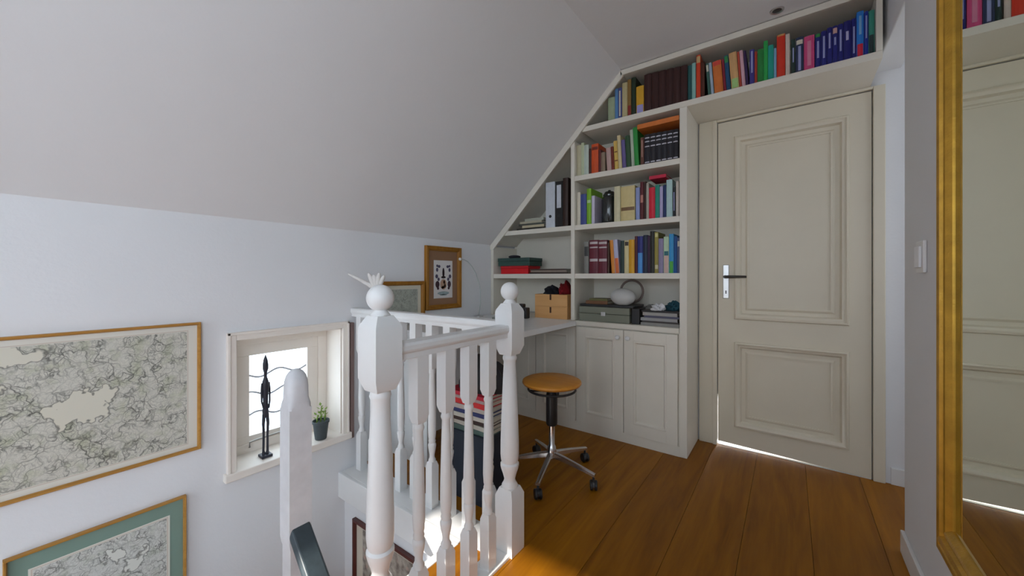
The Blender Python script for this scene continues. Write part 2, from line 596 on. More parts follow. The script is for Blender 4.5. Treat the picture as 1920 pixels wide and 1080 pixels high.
lt.build('window_stay', mat('stay_metal', (0.45, 0.43, 0.40, 1), 0.4, 0.6, var=0.1), win, smooth=True)

# narrow brown strip on the wall between window casing and far balusters
tag(box('wall_strip', (KX, KX + 0.02, 1.128, 1.148, 0.17, 0.80), mat('strip_brown', srgb(128, 106, 100), 0.6, var=0.08), None, 0.002),
    'narrow mauve-brown strip on the wall between window and far balusters', 'batten')

# ------------------------------------------------------------------ balustrades
RXB = -0.87
N1, N2 = 0.594, 1.165


def newel_mesh():
    m = MB()
    h = 0.040
    m.sq([(h * 0.98, 0.0), (h, 0.01), (h, 0.215), (h * 0.72, 0.243)])
    m.lathe([(0.029, 0.235), (0.031, 0.25), (0.024, 0.262), (0.021, 0.272), (0.026, 0.292), (0.033, 0.312), (0.036, 0.325), (0.036, 0.332), (0.030, 0.338),
             (0.0335, 0.346), (0.036, 0.37), (0.0355, 0.42), (0.033, 0.50), (0.029, 0.60), (0.0255, 0.68), (0.0235, 0.725), (0.026, 0.731), (0.028, 0.738), (0.026, 0.745), (0.024, 0.752), (0.026, 0.762)], seg=24)
    m.sq([(h * 0.70, 0.752), (h, 0.785), (h, 0.915), (h * 0.93, 0.925), (h * 0.60, 0.948)])
    m.lathe([(0.024, 0.944), (0.026, 0.950), (0.020, 0.957), (0.016, 0.963), (0.016, 0.972)], seg=24)
    return m.mesh('newel_post', M_trim, True)


ball_me = MB().ball((0, 0, 0.994), 0.0355, seg=24, rows=14).mesh('ball_finial', M_trim, True)
newel_me = newel_mesh()


def baluster_mesh():
    m = MB()
    h = 0.0205
    m.sq([(h, 0.0), (h, 0.185), (h * 0.7, 0.205)])
    m.lathe([(0.015, 0.198), (0.017, 0.212), (0.012, 0.222), (0.0115, 0.235), (0.016, 0.258), (0.0185, 0.275), (0.0185, 0.282), (0.0145, 0.29), (0.017, 0.298), (0.0145, 0.306), (0.0165, 0.314),
             (0.0185, 0.345), (0.0180, 0.40), (0.0160, 0.48), (0.0140, 0.56), (0.0125, 0.60), (0.0155, 0.607), (0.0165, 0.613), (0.0140, 0.62), (0.0155, 0.632)], seg=16)
    m.sq([(h * 0.7, 0.626), (h, 0.648), (h, 0.832)])
    return m.mesh('baluster', M_trim, True)


bal_me = baluster_mesh()


def rail_prof(hw, z0, z1):
    return [(-hw * 0.75, z0), (hw * 0.75, z0), (hw * 0.75, z0 + 0.016), (hw * 0.9, z0 + 0.020), (hw, z0 + 0.026), (hw, z1 - 0.008), (hw * 0.85, z1), (-hw * 0.85, z1), (-hw, z1 - 0.008), (-hw, z0 + 0.026), (-hw * 0.9, z0 + 0.020), (-hw * 0.75, z0 + 0.016)]


t1 = thing('balustrade', 'white landing balustrade with two turned newel posts and four balusters', 'railing', (RXB, 0, 0), 'white balustrades round the stairwell')
for y in (N1, N2):
    o = link('newel_post', newel_me, t1, (0, y, 0))
    link('ball_finial', ball_me, o)
MB().prism(rail_prof(0.028, 0.822, 0.868), 1, N1 + 0.03, N2 - 0.03).build('handrail', M_trim, t1, bevel=0.0015)
for y in (0.722, 0.83, 0.935, 1.036):
    link('baluster', bal_me, t1, (0, y, 0.0))
box('base_strip', (-0.045, 0.032, N1 + 0.04, N2 - 0.04, 0.0, 0.012), M_trim, t1, 0.002)
t2 = thing('balustrade', 'white balustrade between the left wall and the far newel post, beside the desk', 'railing', (0, N2, 0), 'white balustrades round the stairwell')
MB().prism(rail_prof(0.028, 0.832, 0.878), 0, KX, RXB - 0.0405).build('handrail', M_trim, t2, bevel=0.0015)
for i in range(9):
    link('baluster', bal_me, t2, (-0.972 - 0.113 * i, 0, 0.006))

# lower newel with dark stair handrail
nx, ny = -1.345, 0.592
t3 = thing('stair_post', 'weathered white stair post with rounded top in the stairwell', 'stair post', (nx, ny, -0.57))
h = 0.0355
m = MB()
m.sq([(0.030, 0.0), (0.030, 0.72), (h * 0.92, 0.728), (h, 0.75), (h, 1.18)])


def superq(r, p, z_, n_=32):
    out = []
    for k_ in range(n_):
        a_ = 2 * math.pi * (k_ + 0.5) / n_
        c_, s_ = math.cos(a_), math.sin(a_)
        q_ = r / (abs(c_) ** p + abs(s_) ** p) ** (1.0 / p)
        out.append((q_ * c_, q_ * s_, z_))
    return out


m.rings([superq(r_, p_, z_) for r_, p_, z_ in ((0.0355, 30, 1.18), (0.0355, 10, 1.192), (0.0345, 3.2, 1.212), (0.0345, 2.8, 1.25), (0.033, 2.6, 1.27), (0.029, 2.4, 1.287), (0.0215, 2.2, 1.300), (0.012, 2.0, 1.3075), (0.003, 2, 1.3095))])
m.build('post', mat('worn_white_paint', (0.72, 0.72, 0.74, 1), 0.5, var=0.10, scale=20, bump=0.3, bscale=40), t3, smooth=True)
hr = MB().prism([(-0.032, 0.0), (0.032, 0.0), (0.036, 0.02), (0.028, 0.042), (-0.028, 0.042), (-0.036, 0.02)], 0, 0.0, 0.32)
M_rail = mat('dark_slate_paint', srgb(62, 74, 80), 0.45, var=0.25, scale=30)
hr.v = [(0.030 + x * 0.74, y, 0.755 - z * 0 + z - x * 0.70) for x, y, z in hr.v]
hr.build('handrail', M_rail, t3, bevel=0.004)

# staircase in the well
st = thing('staircase', 'wooden winding stairs going down inside the stairwell', 'stairs', (0, 0, LOW))
M_tread = wood('stair_oak', srgb(150, 88, 22), srgb(200, 134, 54), 0.45, 'Y', 1.0)
z = -0.19


def tread(x0, x1, y0, y1, zt):
    box('tread', (x0, x1, y0, y1, zt - 0.035 - LOW, zt - LOW), M_tread, st, 0.006)


tread(WX - 0.28, WX - 0.02, -0.35, 0.53, -0.19)
tread(WX - 0.53, WX - 0.27, -0.35, 0.53, -0.38)
tread(KX + 0.002, WX - 0.52, -0.35, 1.06, -0.57)
for i in range(9):
    x0 = WX - 0.52 + 0.25 * i
    tread(x0, x0 + 0.27, 0.60, 1.06, -0.76 - 0.19 * i)
for x0, zt in ((WX - 0.27, -0.38), (WX - 0.52, -0.57)):
    box('riser', (x0 - 0.01, x0 + 0.006, -0.35, 0.53, zt - LOW, zt + 0.155 - LOW), M_trim, st)
for i in range(9):
    x0 = WX - 0.52 + 0.25 * i
    box('riser', (x0, x0 + 0.016, 0.60, 1.06, -0.76 - 0.19 * i - LOW, -0.605 - 0.19 * i - LOW), M_trim, st)
box('stringer', (-1.57, 0.75, 0.565, 0.60, 0.0, 0.02), M_trim, st)

# ------------------------------------------------------------------ bookcase
FY = 2.34
bc = thing('bookcase', 'built-in cream bookcase following the roof slope and running over the door', 'bookcase', (0, FY, 0))
D = BY - FY - 0.006
e = 0.004
DIVX, PX0, PX1, EX = -1.205, -0.515, -0.475, 0.336
MB().prism([(KX + e, 0.756), (PX0, 0.756), (PX0, 2.03), (EX, 2.03), (EX, CZ - e), (CX - 0.005, CZ - e), (KX + e, zs(KX) - e)], 1, D - 0.012, D).build('back_panel', M_case, bc)
box('side_panel', (KX + e, KX + 0.03, 0, D - 0.012, 0.752, 1.29), M_case, bc)
box('divider', (DIVX - 0.014, DIVX + 0.014, 0.0, D - 0.012, 0.752, 1.985), M_case, bc, 0.0015)
box('pier', (PX0, PX1, 0, D + 0.0, 0.002, 2.031), M_case, bc, 0.0015)
box('end_panel', (EX - 0.022, EX, 0, D - 0.012, 2.066, 2.33), M_case, bc, 0.0015)


def xsl(z):
    return KX + (z - KZ) / SL


SH = {1: 1.072, 2: 1.405, 3: 1.742, 4: 2.066}
T = 0.034
box('shelf', (KX + 0.03, DIVX - 0.014, 0.002, D - 0.012, SH[1] - T, SH[1]), M_case, bc, 0.0015)
box('shelf', (xsl(SH[2]) + 0.03, DIVX - 0.014, 0.002, D - 0.012, SH[2] - T, SH[2]), M_case, bc, 0.0015)
for i in (1, 2, 3):
    box('shelf', (DIVX + 0.014, PX0, 0.002, D - 0.012, SH[i] - T, SH[i]), M_case, bc, 0.0015)
box('shelf', (xsl(SH[4]) + 0.03, EX, 0.002, D, SH[4] - T, SH[4]), M_case, bc, 0.0015)
# face trim and lining under the slope and the ceiling
q = 0.034
MB().prism([(KX + e, 1.29 - 0.02), (KX + e, zs(KX) - e), (CX - 0.004, CZ - e), (CX + 0.014, CZ - e - q), (KX + 0.035, zs(KX) - e - q)], 1, -0.012, 0.004).build('slope_trim', M_case, bc, 0.0015)
MB().prism([(KX + 0.03, zs(KX + 0.03) - 0.006), (CX, CZ - 0.006), (CX, CZ - 0.024), (KX + 0.03, zs(KX + 0.03) - 0.026)], 1, 0.004, D - 0.012).build('slope_lining', M_case, bc)
box('cornice', (CX - 0.004, EX + 0.004, -0.012, 0.004, CZ - 0.036, CZ - e), M_case, bc, 0.0015)
box('top_board', (CX, EX, 0.004, D - 0.012, CZ - 0.024, CZ - 0.006), M_case, bc)

# base cabinets below
cb = thing('base_cabinet', 'cream base cupboards with framed doors below the bookshelves', 'cabinet', (0, FY, 0))
box('body', (KX + e, PX0 - 0.001, 0.012, D, 0.06, 0.718), M_case, cb)
box('plinth', (KX + e, PX0 - 0.001, 0.004, D, 0.0, 0.06), M_case, cb)
box('worktop', (KX + e, PX0 - 0.001, -0.008, D, 0.719, 0.75), M_case, cb, 0.002)
dw = [(-1.164, -0.846, 1), (-0.842, -0.524, 0), (-1.50, -1.182, 0), (-1.822, -1.504, 1)]
for x0, x1, side in dw:
    z0, z1 = 0.064, 0.712
    bm_ = MB()
    fr = 0.062
    bm_.box(x0, x0 + fr, -0.010, 0.011, z0, z1).box(x1 - fr, x1, -0.010, 0.011, z0, z1)
    bm_.box(x0 + fr, x1 - fr, -0.010, 0.011, z0, z0 + fr + 0.01).box(x0 + fr, x1 - fr, -0.010, 0.011, z1 - fr, z1)
    d_ = bm_.build('door', M_case, cb, bevel=0.001)
    MB().box(x0 + fr, x1 - fr, 0.002, 0.009, z0 + fr, z1 - fr).build('panel', M_case, d_)
    mould(x0 + fr - 0.003, x1 - fr + 0.003, z0 + fr + 0.007, z1 - fr + 0.003, [(0, -0.0095), (0.004, -0.013), (0.012, -0.012), (0.020, 0.002), (0, 0.002)]).build('moulding', M_case, d_, smooth=True)
    kx = x1 - 0.03 if side else x0 + 0.03
    kb = MB().lathe([(0.006, 0), (0.006, 0.010), (0.013, 0.016), (0.015, 0.024), (0.010, 0.030), (0.001, 0.031)], seg=16)
    kb.v = [(kx + x, -0.010 - z, z1 - 0.045 + y) for x, y, z in kb.v]
    kb.build('knob', M_trim, d_, smooth=True)

# desk along the left wall
dk = thing('desk', 'white desk top along the left wall between far balusters and bookcase', 'desk', (-1.55, 1.8, 0))
box('desk_top', (KX + e + 1.55, -1.168 + 1.55, 1.36 - 1.8, FY - 0.022 - 1.8, 0.718, 0.75), M_trim, dk, 0.003)
box('support_panel', (KX + e + 1.55, -1.60 + 1.55, 1.385 - 1.8, 1.41 - 1.8, 0, 0.718), M_trim, dk, 0.002)
box('wall_strip', (KX + e + 1.55, KX + 0.03 + 1.55, 1.43 - 1.8, 2.30 - 1.8, 0.68, 0.718), M_trim, dk)

# ------------------------------------------------------------------ books
BOOKY = 2.368


def make_book(x, z, wd, ht, dp, col, label, lean=0.0, strip=None, bands=(), Y=BOOKY, name='book', cat='book', group=None):
    t_ = min(0.003, wd * 0.16)
    c = MB().box(0, t_, 0.001, dp, 0, ht).box(wd - t_, wd, 0.001, dp, 0, ht)
    # slightly rounded spine
    c.prism([(0, 0.003), (wd * 0.2, -0.0005), (wd * 0.5, -0.002), (wd * 0.8, -0.0005), (wd, 0.003), (wd - t_, 0.005), (t_, 0.005)], 2, 0, ht)
    o = c.build(name, bookmat(col), None, loc=(x, Y, z))
    o.rotation_euler = (0, -R(lean), 0)
    tag(o, label, cat, group)
    box('page_block', (t_, wd - t_, 0.005, dp - 0.004, 0.003, ht - 0.004), M_page, o)
    if strip:
        f0, f1, sc = strip
        box('title_strip', (wd * 0.32, wd * 0.68, -0.0028, -0.0008, ht * f0, ht * f1), bookmat(sc), o)
    for f0, f1, sc in bands:
        MB().prism([(-0.0002, 0.0028), (wd * 0.2, -0.0012), (wd * 0.5, -0.0028), (wd * 0.8, -0.0012), (wd + 0.0002, 0.0028), (wd * 0.5, 0.004)], 2, ht * f0, ht * f1).build('spine_band', bookmat(sc), o)
    return o


WH = (170, 165, 150)


def shelf_row(rows, conv, zshelf, xmin, xmax, where, group, dpr=(0.15, 0.21)):
    """rows: (x0, x1, ytop, colour, description, options)"""
    cur = xmin
    prev_l = 0.0
    prev = None
    n = len(rows)
    for i, r in enumerate(rows):
        x0c, x1c, yt, col, desc = r[:5]
        op = r[5] if len(r) > 5 else {}
        u0, _ = conv(x0c, yt)
        u1, vt = conv(x1c, yt)
        X0, _ = onY(u0, vt, BOOKY)
        X1, _ = onY(u1, vt, BOOKY)
        ut, vt = conv((x0c + x1c) / 2, yt)
        ht = max(0.1, onY(ut, vt, BOOKY)[1] - zshelf)
        ht = min(ht, op.get('hmax', 0.30), max(0.1, zs(X0) - 0.04 - zshelf))
        wd = max(0.009, (X1 - X0) * 0.97)
        ln = op.get('lean', 0.0)
        need = cur
        if ln > prev_l:
            need = cur + ht * (math.sin(R(ln)) - math.sin(R(prev_l))) + 0.001
        X0 = max(X0, need)
        if X0 + wd / math.cos(R(ln)) > xmax:
            wd = max(0.008, (xmax - X0) * math.cos(R(ln)))
        if 'make' in op:
            op['make'](X0, X1, zshelf, ht)
        else:
            noun = op.get('noun', 'book')
            if 'label' in op:
                lab = op['label']
            else:
                if prev is None:
                    lab = '%s %s, leftmost on the %s' % (desc, noun, where)
                else:
                    lab = '%s %s on the %s, right of the %s one' % (desc, noun, where, prev)
            make_book(X0, zshelf + 0.0006, wd, ht, random.uniform(*dpr), col, lab, ln, op.get('strip'), op.get('bands', ()), name=op.get('name', 'book'), cat=op.get('cat', 'book'), group=group)
        prev = op.get('short', desc)
        prev_l = ln
        cur = X0 + wd / math.cos(R(ln)) + 0.0007


def cv(x0, y0, s):
    return lambda x, y: (x0 + x / s, y0 + y / s)


c6 = cv(1060, 0, 3.097)
NV = (22, 24, 92)
LG = (120, 125, 160)
row_top = [
    (248, 288, 560, (125, 135, 110), 'short pale green'),
    (288, 306, 500, (70, 110, 150), 'steel blue'),
    (307, 328, 510, (60, 65, 112), 'navy and white', {'strip': (0.1, 0.9, WH)}),
    (330, 360, 480, (150, 140, 105), 'cream'),
    (361, 382, 462, (112, 85, 40), 'olive brown', {'bands': [(0.0, 0.3, (110, 30, 25))]}),
    (384, 409, 450, (16, 32, 16), 'blackish green'),
    (412, 456, 500, (205, 155, 35), 'yellow', {'bands': [(0.0, 0.33, (125, 120, 165))]}),
] + [(458 + 42 * j, 499 + 42 * j, 430 - 10 * j, (40, 12, 9), 'maroon', {'label': l, 'hmax': 0.235, 'noun': 'volume', 'short': 'dark maroon'})
     for j, l in enumerate(('first dark maroon volume after the yellow book on the top shelf',
                            'second dark maroon volume after the yellow book on the top shelf',
                            'third dark maroon volume after the yellow book on the top shelf',
                            'third dark maroon volume before the teal book on the top shelf',
                            'second dark maroon volume before the teal book on the top shelf',
                            'last dark maroon volume before the teal book on the top shelf'))] + [
    (712, 735, 380, (22, 66, 66), 'dark teal'),
    (735, 757, 366, (110, 148, 142), 'pale teal'),
    (760, 785, 320, (200, 60, 25), 'red-orange', {'bands': [(0.82, 0.97, (190, 160, 110))]}),
    (786, 809, 360, (60, 26, 14), 'chestnut brown'),
    (830, 846, 365, (50, 82, 74), 'leaning bottle-green', {'lean': 4, 'bands': [(0.75, 0.95, WH)]}),
    (848, 864, 360, (130, 145, 160), 'leaning ice blue', {'lean': 4}),
    (868, 920, 350, (205, 112, 48), 'wide leaning orange', {'lean': 4, 'short': 'wide orange', 'bands': [(0.86, 0.99, (180, 60, 50))]}),
    (922, 936, 340, (110, 25, 40), 'leaning wine-red', {'lean': 4}),
    (938, 962, 318, (20, 60, 92), 'leaning petrol blue', {'lean': 4, 'bands': [(0.8, 0.98, (40, 110, 60))]}),
    (966, 1012, 300, (205, 160, 108), 'leaning peach', {'lean': 4, 'bands': [(0.05, 0.3, (130, 160, 100))]}),
    (1014, 1026, 296, (150, 60, 45), 'leaning brick-red', {'lean': 4}),
    (1028, 1048, 288, (168, 132, 142), 'leaning dusty pink', {'lean': 4}),
    (1050, 1066, 290, (44, 28, 62), 'leaning plum', {'lean': 4}),
    (1070, 1098, 288, (46, 40, 108), 'indigo', {'strip': (0.35, 0.95, LG)}),
    (1099, 1114, 300, (140, 50, 35), 'rust'),
    (1116, 1150, 286, (26, 100, 44), 'leaf green'),
    (1151, 1176, 238, (32, 132, 60), 'tall bright green'),
    (1177, 1210, 262, (20, 122, 108), 'sea green'),
    (1211, 1226, 280, (112, 150, 176), 'light blue'),
    (1228, 1278, 200, (190, 44, 20), 'broad red', {'bands': [(0.96, 1.0, (200, 150, 90))]}),
    (1279, 1304, 198, (190, 176, 165), 'off-white'),
    (1312, 1336, 228, (22, 40, 36), 'black-green', {'strip': (0.35, 0.75, LG)}),
    (1338, 1384, 216, (30, 40, 66), 'slate navy', {'strip': (0.08, 0.75, LG), 'bands': [(0.80, 0.92, WH)]}),
    (1386, 1448, 208, (165, 58, 100), 'magenta-pink', {'strip': (0.15, 0.85, (215, 130, 160))}),
    (1451, 1484, 196, NV, 'first navy', {'label': 'navy volume directly right of the magenta-pink book on the top shelf', 'bands': [(0.9, 0.99, (40, 110, 50))], 'strip': (0.3, 0.78, LG)}),
    (1486, 1518, 180, NV, 'second navy', {'label': 'second navy volume right of the magenta-pink book on the top shelf', 'strip': (0.25, 0.85, LG)}),
    (1520, 1550, 160, NV, 'third navy', {'label': 'third navy volume right of the magenta-pink book on the top shelf', 'strip': (0.45, 0.85, LG)}),
    (1552, 1582, 150, NV, 'fourth navy', {'label': 'navy volume with a pale sticker at its head on the top shelf', 'strip': (0.5, 0.7, LG), 'bands': [(0.80, 0.94, (190, 150, 140))]}),
    (1584, 1614, 140, NV, 'fifth navy', {'label': 'navy volume right of the one with the pale head sticker', 'strip': (0.3, 0.85, LG)}),
    (1616, 1660, 122, (16, 16, 84), 'sixth navy', {'label': 'broad navy volume with a small white block on the top shelf', 'strip': (0.52, 0.74, (170, 165, 200))}),
    (1662, 1690, 108, NV, 'seventh navy', {'label': 'navy volume left of the blue and red one on the top shelf', 'strip': (0.15, 0.8, LG)}),
    (1692, 1734, 66, (28, 100, 172), 'bright blue', {'bands': [(0.0, 0.3, (185, 30, 55))], 'strip': (0.5, 0.9, (120, 170, 210))}),
    (1736, 1760, 66, (22, 40, 120), 'royal blue', {'strip': (0.4, 0.9, LG)}),
    (1762, 1808, 58, (44, 112, 98), 'teal and charcoal', {'bands': [(0.0, 0.45, (30, 46, 48))]}),
]
shelf_row(row_top, c6, SH[4], -1.05, EX - 0.024, 'top shelf', 'books on the shelf over the door')

c7 = cv(1060, 200, 4.696)
sh3 = 'second shelf'
row_b = [
    (84, 124, 345, (150, 145, 120), 'beige'),
    (125, 150, 322, (150, 158, 130), 'pale sage'),
    (152, 194, 340, (150, 160, 150), 'pale grey-green'),
    (200, 224, 372, (52, 20, 15), 'near-black maroon'),
    (225, 286, 330, (215, 85, 35), 'bright orange', {'noun': 'file', 'bands': [(0.80, 0.9, (90, 30, 15))]}),
    (288, 312, 380, (74, 26, 26), 'dark wine'),
    (314, 350, 402, (112, 96, 80), 'small taupe'),
    (368, 408, 362, (152, 126, 120), 'leaning rose-beige', {'lean': 3}),
    (410, 432, 350, (92, 30, 20), 'leaning oxblood', {'lean': 3}),
    (436, 468, 300, (192, 160, 80), 'leaning mustard', {'lean': 3, 'bands': [(0.3, 0.34, (90, 50, 20)), (0.6, 0.64, (90, 50, 20))]}),
    (470, 500, 250, (202, 186, 142), 'leaning ivory', {'lean': 3}),
    (504, 536, 290, (80, 70, 112), 'leaning violet', {'lean': 3}),
    (540, 580, 252, (36, 62, 38), 'leaning forest green', {'lean': 3}),
    (584, 610, 200, (142, 152, 136), 'leaning silver-green', {'lean': 3}),
    (612, 650, 178, (30, 112, 45), 'leaning emerald', {'lean': 3}),
    (662, 692, 272, (84, 50, 40), 'cocoa brown', {'strip': (0.3, 0.9, (130, 100, 90))}),
]
enc = ['leftmost black encyclopedia volume beside the cocoa brown book', 'second black encyclopedia volume from the cocoa brown book', 'third black encyclopedia volume from the cocoa brown book',
       'third black encyclopedia volume from the right upright of its shelf', 'second black encyclopedia volume from the right upright of its shelf', 'rightmost black encyclopedia volume against the right upright of its shelf']
for j, l in enumerate(enc):
    a_ = 696 + 50 * j
    row_b.append((a_, a_ + 49, 244 - 9 * j, (16, 14, 22), 'black', {'label': l, 'hmax': 0.226, 'bands': [(f_, f_ + 0.035, (160, 158, 165)) for f_ in (0.06, 0.58, 0.74, 0.86)]}))
shelf_row(row_b, c7, SH[3], DIVX + 0.016, PX0 - 0.002, 'encyclopedia shelf', 'books on the second shelf down')
# orange book lying on the encyclopedias
xo0, _ = onY(1060 + 664 / 4.696, 230, BOOKY)


def flat_book(x0, x1, y0, y1, z, th, col, label, name='book', cat='book', group=None, rz=0.0):
    cx_, cy_ = (x0 + x1) / 2, (y0 + y1) / 2
    hx_, hy_ = (x1 - x0) / 2, (y1 - y0) / 2
    t_ = min(0.003, th * 0.16)
    m_ = MB().box(-hx_, hx_, -hy_, hy_, 0, t_).box(-hx_, hx_, -hy_, hy_, th - t_, th).box(-hx_, hx_, -hy_ - 0.001, -hy_ + 0.003, 0, th)
    o = m_.build(name, bookmat(col), None, loc=(cx_, cy_, z))
    o.rotation_euler = (0, 0, rz)
    tag(o, label, cat, group)
    box('page_block', (-hx_ + 0.004, hx_ - 0.004, -hy_ + 0.003, hy_ - 0.004, t_, th - t_), M_page, o)
    return o


flat_book(-0.765, PX0 - 0.006, 2.355, 2.57, SH[3] + 0.2275, 0.028, (200, 110, 45), 'orange book lying flat on top of the black encyclopedias', group='books on the second shelf down')


def black_jar(X0, X1, z, ht):
    r = (X1 - X0) / 2
    o = thing('lidded_jar', 'glossy black lidded jar between lilac and cream books', 'jar', ((X0 + X1) / 2 + 0.001, BOOKY + r + 0.01, z + 0.0006))
    mj = mat('black_glaze', (0.012, 0.016, 0.016, 1), 0.12, var=0.1, coat=0.5)
    MB().lathe([(r * 0.86, 0), (r * 0.97, 0.01), (r * 0.98, ht * 0.70), (r * 0.9, ht * 0.78), (r * 0.7, ht * 0.83)], seg=28).build('body', mj, o, smooth=True)
    MB().lathe([(r * 0.76, ht * 0.82), (r * 0.78, ht * 0.86), (r * 0.55, ht * 0.95), (r * 0.2, ht * 0.97), (r * 0.16, ht), (0.001, ht * 1.005)], seg=28).build('lid', mj, o, smooth=True)


row_c = [
    (100, 132, 755, (172, 166, 150), 'off-white'),
    (135, 186, 770, (50, 60, 112), 'navy'),
    (189, 228, 722, (100, 142, 30), 'lime green', {'bands': [(0.6, 0.68, (150, 170, 130))]}),
    (231, 258, 785, (172, 166, 184), 'white-lilac', {'short': 'lilac'}),
    (286, 424, 722, (10, 12, 12), 'black', {'make': black_jar, 'short': 'black jar'}),
    (430, 484, 702, (172, 166, 136), 'cream', {'label': 'cream book right of the glossy black jar'}),
    (487, 616, 700, (165, 150, 105), 'wide gold-beige', {'noun': 'box file', 'bands': [(0.3, 0.4, (90, 66, 40))], 'name': 'box_file', 'cat': 'box file'}),
    (620, 655, 712, (115, 125, 162), 'grey-blue'),
    (659, 688, 662, (72, 15, 20), 'dark maroon', {'bands': [(0.45, 0.65, (150, 100, 90))]}),
    (690, 710, 660, (45, 16, 10), 'dark brown'),
    (712, 735, 672, (140, 136, 125), 'stone grey'),
    (736, 790, 712, (172, 20, 42), 'bright red', {'short': 'red'}),
    (792, 829, 690, (20, 112, 96), 'teal'),
    (831, 859, 702, (142, 136, 166), 'lavender'),
    (861, 888, 690, (15, 36, 78), 'dark navy'),
    (890, 944, 642, (142, 166, 166), 'pale aqua'),
    (946, 970, 700, (30, 34, 36), 'charcoal', {'strip': (0.2, 0.8, LG)}),
    (974, 1000, 656, (176, 166, 156), 'pinkish white'),
]
shelf_row(row_c, c7, SH[2], DIVX + 0.018, PX0 - 0.002, 'black-jar shelf', 'books on the third shelf down')
flat_book(-0.705, -0.605, 2.40, 2.55, SH[2] + 0.252, 0.02, (165, 20, 52), 'crimson book lying on top of the red and teal books', group='books on the third shelf down')

c8 = cv(1060, 400, 4.696)
MR = (78, 16, 30)
row_d = [
    (165, 205, 252, (100, 100, 95), 'grey', {'bands': [(0.55, 0.85, (40, 40, 40))]}),
    (211, 290, 236, MR, 'left maroon', {'label': 'left of the two thick maroon volumes with silver bands', 'bands': [(0.88, 0.95, (150, 140, 140)), (0.76, 0.8, (150, 140, 140)), (0.36, 0.44, (150, 140, 140))]}),
    (291, 370, 236, MR, 'right maroon', {'label': 'right of the two thick maroon volumes with silver bands', 'bands': [(0.88, 0.95, (150, 140, 140)), (0.76, 0.8, (150, 140, 140)), (0.36, 0.44, (150, 140, 140))]}),
    (372, 388, 260, (56, 34, 24), 'umber'),
    (408, 438, 236, (206, 130, 40), 'leaning amber', {'lean': 4}),
    (440, 478, 232, (166, 166, 190), 'leaning pale lavender', {'lean': 4, 'bands': [(0.0, 0.45, (190, 95, 40))]}),
    (486, 519, 242, (20, 40, 36), 'blackish teal'),
    (520, 559, 240, (172, 162, 122), 'cream', {'bands': [(0.84, 0.96, (40, 30, 20))]}),
    (560, 609, 232, (216, 160, 20), 'yellow'),
    (611, 634, 202, (62, 15, 20), 'dark wine'),
    (636, 684, 202, (20, 26, 92), 'navy and light-blue', {'bands': [(0.0, 0.55, (60, 125, 185))]}),
    (686, 724, 192, (12, 22, 44), 'ink blue'),
    (726, 744, 200, (50, 24, 52), 'aubergine'),
    (746, 784, 157, (20, 18, 12), 'tall black'),
    (786, 819, 166, (122, 112, 50), 'olive', {'bands': [(0.88, 0.97, (190, 185, 130)), (0.1, 0.2, (190, 185, 150))]}),
    (821, 864, 222, (112, 106, 132), 'mauve-grey'),
    (866, 912, 206, (176, 200, 168), 'mint and cream', {'bands': [(0.48, 0.6, (24, 84, 92)), (0.0, 0.48, (190, 160, 150))]}),
    (914, 954, 182, (50, 140, 192), 'sky blue', {'bands': [(0.0, 0.3, (60, 140, 50))]}),
    (956, 984, 202, (15, 62, 114), 'deep blue'),
    (986, 1009, 215, (70, 74, 100), 'blue-grey', {'bands': [(0.75, 0.9, WH)]}),
]
shelf_row(row_d, c8, SH[1], DIVX + 0.05, PX0 - 0.002, 'maroon-volume shelf', 'books on the fourth shelf down')

# left section, upper compartment: binders and a low stack
def binder(X0, X1, ht, col, label, lab=None, hole=True):
    wd = X1 - X0
    z = SH[2] + 0.0006
    o = MB().box(0, wd, 0, 0.004, 0, ht).box(0, 0.003, 0.004, 0.27, 0, ht).box(wd - 0.003, wd, 0.004, 0.27, 0, ht).build('ring_binder', bookmat(col), None, 0.001, loc=(X0, BOOKY, z))
    tag(o, label, 'binder', 'binders under the roof slope')
    box('page_block', (0.004, wd - 0.004, 0.02, 0.25, 0.005, ht - 0.02), M_page, o)
    if lab:
        box('spine_label', (wd * 0.2, wd * 0.8, -0.001, 0.0005, ht * lab[0], ht * lab[1]), bookmat((175, 178, 185)), o)
    if hole:
        rg = MB().lathe([(0.011, 0), (0.011, 0.002)], seg=16)
        rg.v = [(wd / 2 + x, -0.002 + z_, ht * 0.25 + y) for x, y, z_ in rg.v]
        rg.build('finger_hole', M_black, o)


c5 = cv(900, 280, 3.0)


def X5(x, y=300, Y=BOOKY):
    return onY(*c5(x, y), Y)[0]


def Z5(x, y, Y=BOOKY):
    return onY(*c5(x, y), Y)[1]


zt = SH[2]
binder(X5(370), X5(421), Z5(395, 185) - zt, (172, 176, 182), 'pale blue-white ring binder with finger hole under the roof slope', (0.55, 0.9))
binder(X5(424), X5(464), Z5(445, 180) - zt, (14, 14, 14), 'black ring binder with tall white spine label', (0.42, 0.92))
make_book(X5(466), SH[2] + 0.0006, X5(496) - X5(466) - 0.002, 0.345, 0.2, (36, 20, 12), 'tall dark brown folder beside the black binder', name='folder', cat='folder', group='binders under the roof slope')
zc = SH[2] + 0.0006
fx = [(205, 360, 0.016, (38, 34, 28), 'bottom dark book of the low stack beside the pale binder'),
      (235, 358, 0.018, (150, 140, 115), 'beige second book of the low stack beside the pale binder'),
      (215, 352, 0.014, (60, 62, 56), 'grey third book of the low stack beside the pale binder'),
      (222, 345, 0.016, (140, 134, 116), 'cream fourth book of the low stack beside the pale binder'),
      (250, 356, 0.018, (132, 134, 122), 'grey-green top book of the low stack beside the pale binder')]
for a, b_, th_, col, lab in fx:
    x0 = max(X5(a), xsl(zc + th_) + 0.06)
    flat_book(x0, X5(b_), BOOKY + 0.005, BOOKY + 0.2, zc, th_, col, lab, group='low stack under the roof slope')
    zc += th_ + 0.0006

